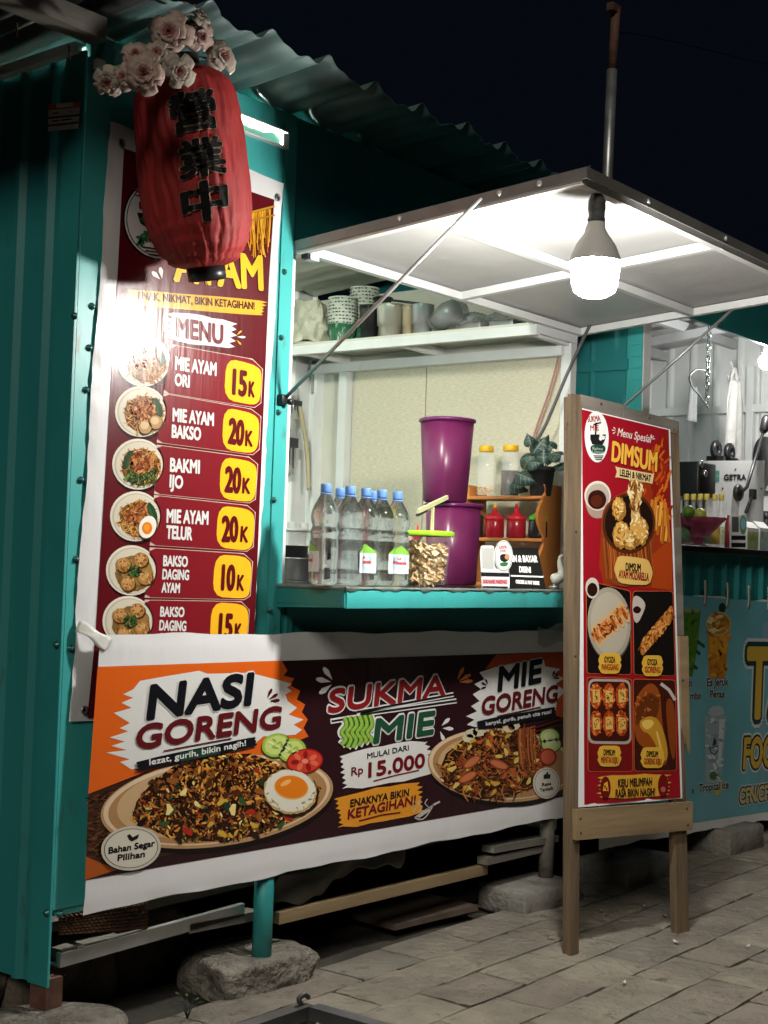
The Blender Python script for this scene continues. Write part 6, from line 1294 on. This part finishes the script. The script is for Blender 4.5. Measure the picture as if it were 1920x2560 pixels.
mb = MB(); SMm.text(mb, 'GETRA', Z8(1130, 1521), Z8(1287, 1519), 14, m_black, 3, .05); mb.build('lettering', mac); mb = MB(); SMm.poly(mb, [Z8(*p) for p in ((1030, 1457), (1100, 1455), (1100, 1532), (1030, 1532))], M('teal_sticker', (.05, .32, .30), .5), 3); SMm.strip(mb, [Z8(1035, 1498), Z8(1095, 1492)], 3, M('sticker_yellow', (.5, .4, .1), .5), 4)
for p in ((1212, 1448), (1122, 1580), (1390, 1580), (1040, 1608)): sm_ = MB(); SMm.ell(sm_, Z8(*p), 2.2, 2.6, m_black, 3); sm_.build('screw', mac)
mb.build('sticker', mac)
mb = MB(); h0 = SMm.p(Z8(1218, 1608))+V3((0, -.03, 0)); mb.lathe([(.045, 0), (.048, .006), (.048, .022), (.04, .03)], h0+V3((0, .03, 0)), m_black, 24, axis=(0, -1, 0)); mb.build('hub', mac)
mb = MB(); a = SMm.p(Z8(1235, 1570))+V3((0, -.05, 0)); b = SMm.p(Z8(1325, 1195))+V3((0, -.07, 0)); c = SMm.p(Z8(1348, 1085))+V3((0, -.075, 0)); mb.tube([h0, a, b], .010, m_black, 8); mb.tube([b, b.lerp(c, .15), b.lerp(c, .8), c], [.016, .026, .030, .022], m_black, 12); mb.build('lever', mac)
mb = MB(); a = SMm.p(Z8(1262, 1640))+V3((0, -.03, 0)); b = SMm.p(Z8(1300, 1620))+V3((0, -.03, 0)); mb.box(b, (.05, .03, .06), m_black, bev=.004); mb.tube([b, SMm.p(Z8(1250, 1745))+V3((0, -.03, 0))], .010, m_black, 8); mb.build('catch_arm', mac)
for i, (x, y) in enumerate(((1080, 1312), (1172, 1330))):
    q = at(*Z8(x, y), y=.42); mb = MB(); R = .040; n = 24
    prof_ = [q+V3((R*1.0*cos(a), 0, R*sin(a))) for a in [2*pi*j/n for j in range(n)]]; mb.tube(prof_+[prof_[0]], .020, m_black, 8, cap=False); mb.bar(q+V3((0, 0, -.04)), q+V3((-.03, .0, -.24)), .03, .11, m_black, up=(0, 1, 0)); tag(mb.build('frying_pan'), ('black pan with a looped handle standing behind the sealing machine, left one', 'black looped pan handle just right of the first behind the sealing machine')[i], 'pan')
q = at(*Z8(1395, 1385), y=.5); mb = MB(); mb.lathe([(.15, 0), (.155, .01), (.155, .03), (.001, .035)], q, m_black, 30, axis=(0, -1, 0)); tag(mb.build('frying_pan'), 'round black pan standing behind the right corner of the sealing machine', 'pan')
q = at(*Z8(940, 1520), y=.22); t = thing('blender_base', 'black machine block left of the white sealing machine', 'machine', tuple(q+V3((0, 0, -.1))))
mb = MB(); mb.box(q, (.22, .14, .19), m_black, bev=.012); mb.box(q+V3((-.05, -.02, -.16)), (.12, .10, .13), m_black, bev=.01); mb.build('block', t)
for dx in (-.05, .0): mb = MB(); mb.lathe([(.018, 0), (.018, .012), (.012, .014)], q+V3((dx-.05, -.071, .03-dx)), m_steel, 14, axis=(0, -1, 0)); mb.build('knob', t)
for i, x in enumerate((866, 914, 963, 1006, 1064, 1108)):
    y = .02+.03*(i % 2); q = at(*Z8(x, 1985), y=y); t = thing('syrup_bottle', None, 'bottle', (q.x, y, ZC2-.003), 0, 'clear syrup bottles on the second counter'); t['label'] = 'clear syrup bottle with a yellow cap on the second stall counter'
    zt2 = at(*Z8(x, 1612), y=y).z-ZC2; mb = MB(); r = .030; mb.lathe([(r*.9, .001), (r, .004), (r, zt2*.45), (r*.85, zt2*.55), (r*.36, zt2*.75), (r*.33, zt2*.90)], t.location, m_glass, 20); mb.build('bottle_body', t)
    mb = MB(); mb.lathe([(r*.40, zt2*.88), (r*.46, zt2*.89), (r*.46, zt2*.99), (r*.40, zt2), (.001, zt2)], t.location, M('cap_gold', (.62, .50, .08), .4), 16); mb.build('cap', t)
    mb = MB(); fa = atan2(CP.y-y, CP.x-q.x); flat_arc(mb, t.location, r+.0008, fa-1.2, fa+1.2, zt2*.08, zt2*.40, M('fruit_label%d' % (i % 3), ((.60, .58, .45), (.55, .32, .06), (.30, .42, .10))[i % 3], .5, var=(45, .5, ((.2, .4, .1), (.7, .5, .1), (.7, .7, .6))[i % 3]))); mb.build('label', t)
q = at(*Z8(950, 1985), y=-.02); t = thing('glass_bowl', 'scalloped pink glass footed bowl holding limes on the second counter', 'bowl', (q.x, -.02, ZC2-.003)); m_pink = M('pink_glass', (.62, .10, .22), .12, trans=.5, ior=1.4, alpha=.85, bump=(40, .8, .01))
z0, z1 = at(*Z8(950, 1900), y=-.02).z-ZC2, at(*Z8(950, 1775), y=-.02).z-ZC2
mb = MB(); mb.lathe([(.06, 0), (.062, .004), (.03, .02), (.025, z0*.8), (.06, z0), (.115, z1*.8), (.145, z1), (.140, z1), (.10, z1*.75), (.03, z0*1.1)], t.location, m_pink, 64, fn=lambda a, h: 1+(.05*cos(a*12)*min(1, h/z1) if h > z0*.9 else 0), close=False); mb.build('bowl', t)
for x, y, lb in ((888, 1742, 'left green lime in the pink glass bowl'), (968, 1762, 'right yellowish lime in the pink glass bowl')):
    p = at(*Z8(x, y), y=-.03); mb = MB(); mb.lathe([(.033*sin(pi*i/10)+.0002, -.036*cos(pi*i/10)) for i in range(11)], p, M('lime_%d' % x, ((.13, .24, .03), (.30, .36, .05))[x > 900], .4), 18); tag(mb.build('lime'), lb, 'fruit')
q = at(*Z8(1165, 2000), y=.0); t = thing('red_bottle', 'slim dark red bottle beside the small card stand on the second counter', 'bottle', (q.x, 0, ZC2-.003)); mb = MB(); mb.lathe([(.02, 0), (.022, .004), (.022, .14), (.012, .17), (.011, .185)], t.location, M('dark_red', (.22, .02, .03), .3), 18); mb.build('bottle_body', t)
S2 = Surf((4.0, -.02, ZC2), (.9, -.3, 0), (0, 0, 1)); q = S2.p(Z8(1235, 2000)); t = thing('card_stand', 'small white card stand with an oval emblem on the second counter', 'sign', (q.x, q.y, ZC2))
mb = MB(); f = [S2.p(Z8(*p)) for p in ((1180, 1765), (1285, 1762), (1285, 2002), (1180, 1998))]; f[2].z = f[3].z = ZC2; b = [p-S2.N*.008 for p in f]; mb.add(f+b, [(0, 1, 2, 3), (7, 6, 5, 4), (0, 4, 5, 1), (1, 5, 6, 2), (2, 6, 7, 3), (3, 7, 4, 0)], m_card); mb.build('card', t)
mb = MB(); S2.poly(mb, [Z8(*p) for p in ((1188, 1775), (1235, 1775), (1235, 1880), (1188, 1880))], M('grey_print', (.09, .09, .09), .5), 2); S2.ell(mb, Z8(1264, 1830), 9, 24, M('emblem_green', (.12, .26, .14), .5), 3); S2.ell(mb, Z8(1264, 1825), 6, 14, M('emblem_blue', (.2, .4, .5), .5), 4); S2.poly(mb, [Z8(*p) for p in ((1184, 1905), (1282, 1905), (1282, 1935), (1184, 1935))], m_black, 2); S2.poly(mb, [Z8(*p) for p in ((1184, 1955), (1282, 1955), (1282, 1985), (1184, 1985))], m_black, 2); mb.build('printed_bands', t)
for i, (x0, x1, cc, lb) in enumerate(((1290, 1372, (.20, .36, .06), 'white drink carton with a green printed front on the second counter'), (1376, 1450, (.10, .25, .42), 'white drink carton with a blue printed front at the right edge'))):
    a = at(*Z8(x0, 2010), y=.0); b = at(*Z8(x1, 2010), y=.0); zt3 = at(*Z8(x0, 1800), y=0).z; t = thing('drink_carton', lb, 'carton', ((a.x+b.x)/2, .04, ZC2-.003), 0, 'cartons on the second counter'); w = b.x-a.x-.01; L = V3(t.location); hh = zt3-ZC2
    mb = MB(); mb.box(L+V3((0, 0, hh*.39)), (w, .08, hh*.78), m_card); vs = [L+V3((sx*w/2, sy*.04, hh*.781)) for sx, sy in ((-1, -1), (1, -1), (1, 1), (-1, 1))]+[L+V3((sx*w/2, 0, hh)) for sx in (-1, 1)]; mb.add(vs, [(0, 1, 5, 4), (2, 3, 4, 5), (0, 4, 3), (1, 2, 5)], m_card); mb.build('carton_body', t)
    mb = MB(); mb.box(L+V3((0, -.041, hh*.36)), (w*.96, .0015, hh*.62), M('carton_print%d' % i, cc, .45, var=(30, .5, (.55, .55, .35)))); mb.build('printed_front', t)
# hanging things
q = at(*Z8(1195, 1150), y=.45); t = thing('hanging_bag', 'white plastic bag hanging from a hook inside the second stall', 'bag', tuple(q)); w = .24; hh = .60
mb = MB(); mb.grid(lambda u, v: q+V3(((u-.5)*w*(.55+.45*min(1, v*4)), -.05*sin(pi*u)*(.5+.5*v)-.012*sin(u*19+v*4), (.5-v)*hh*.95+.02*sin(u*9)*(1-v))), 20, 20, M('bag_white', (.36, .35, .34), .4, alpha=.9, bump=(18, 1, .015))); mb.build('film', t, solid=.001)
mb = MB(); mb.tube(ease([q+V3((-.05, 0, hh*.45)), q+V3((0, 0, hh*.6)), q+V3((.05, 0, hh*.45))]), .012, M('bag_white', (0, 0, 0)), 8); mb.build('handle', t)
a = at(*Z8(1035, 390), y=.1); b = at(*Z8(1012, 990), y=.1); mb = MB(); n = 13
for i in range(n):
    c = a.lerp(b, (i+.5)/n); h = (a-b).length/n*.62; r = .013; dx = V3((r, 0, 0)) if i % 2 else V3((r*.35, r*.9, 0)); lp = [c+V3((0, 0, h*sin(t)))+dx*cos(t) for t in [2*pi*j/14 for j in range(15)]]; mb.tube(lp, .0038, m_steel, 6, cap=False)
tag(mb.build('chain'), 'steel chain hanging straight down inside the second stall', 'chain')
mb = MB(); mb.tube(ease([at(*Z8(*p), y=.3) for p in ((1010, 765), (940, 760), (895, 810), (915, 880), (960, 930), (1030, 1030))], 6), .005, m_wire, 8); tag(mb.build('cable'), 'loose curved cable end behind the chain in the second stall', 'cable')
mb = MB()
for x in (1180, 1245): mb.tube(ease([at(*Z8(x, 700), y=.6), at(*Z8(x+12, 760), y=.6), at(*Z8(x-8, 830), y=.6), at(*Z8(x-22, 800), y=.6)], 5), .006, m_white, 6)
tag(mb.build('wire_hook'), 'pair of bent white wire hooks under the second stall roof', 'hook')
# tall pole rising behind the stalls
PY = 1.25; a = at(1519, 430, y=PY); b = at(1530, 175, y=PY); c = at(1540, 25, y=PY)
mb = MB(); wp = [at(1540, 80, y=PY), at(1650, 96, y=PY+.4), at(1920, 160, y=PY+1.2), at(2100, 190, y=PY+1.8)]; mb.tube(ease(wp, 8), .006, m_black, 6); tag(mb.build('cable'), 'thin black overhead wire running from the tall pole into the night sky', 'cable')
pole = thing('pole', 'tall thin metal pole rising into the dark sky behind the awning corner', 'pole', (a.x, PY, GZ))
mb = MB(); mb.tube([V3((a.x-.05, PY, GZ)), a, b], .034, m_gal, 14); mb.build('lower_tube', pole)
mb = MB(); mb.tube([b, c], .030, m_rust, 14); mb.box(c+V3((-.03, 0, .0)), (.10, .05, .05), m_rust); mb.build('upper_tube', pole)
# more goods hung and stood in the second stall
for i, (x, y, w, hh, c, lb) in enumerate(((905, 1000, .10, .22, (.30, .31, .32), 'grey cloth hanging by the post in the second stall'), (1340, 980, .16, .30, (.55, .53, .50), 'pale bag hanging right of the large white bag in the second stall'))):
    q = at(*Z8(x, y), y=.75); mb = MB(); mb.grid(lambda u, v: q+V3(((u-.5)*w*(.6+.4*v), -.03*sin(pi*u)-.012*sin(u*15+i), (.5-v)*hh)), 14, 12, M('cloth_%d' % i, c, .8, bump=(20, 1, .012)))
    tag(mb.build('hanging_cloth' if i == 0 else 'hanging_bag', solid=.002), lb, 'cloth' if i == 0 else 'bag')
for i, (x, h, r, c, lb) in enumerate(((1135, .17, .035, (.10, .06, .03), 'brown syrup jar behind the clear bottles on the second counter'), (870, .20, .04, (.35, .08, .20), 'pink lidded tumbler at the left end of the second counter'), (1420, .26, .045, (.05, .05, .055), 'black tumbler at the right end of the second counter'))):
    q = at(*Z8(x, 1985), y=.24); t = thing('tumbler', lb, 'jar', (q.x, .24, ZC2-.003))
    mb = MB(); mb.lathe([(r*.8, .001), (r*.85, .005), (r, h*.8), (r*.95, h*.82)], t.location, M('tumbler_%d' % i, c, .3), 22); mb.build('tumbler_body', t)
    mb = MB(); mb.lathe([(r*1.04, h*.81), (r*1.06, h*.83), (r*1.06, h*.92), (r*.7, h), (.001, h)], t.location, m_black if i else m_yel, 22); mb.build('lid', t)
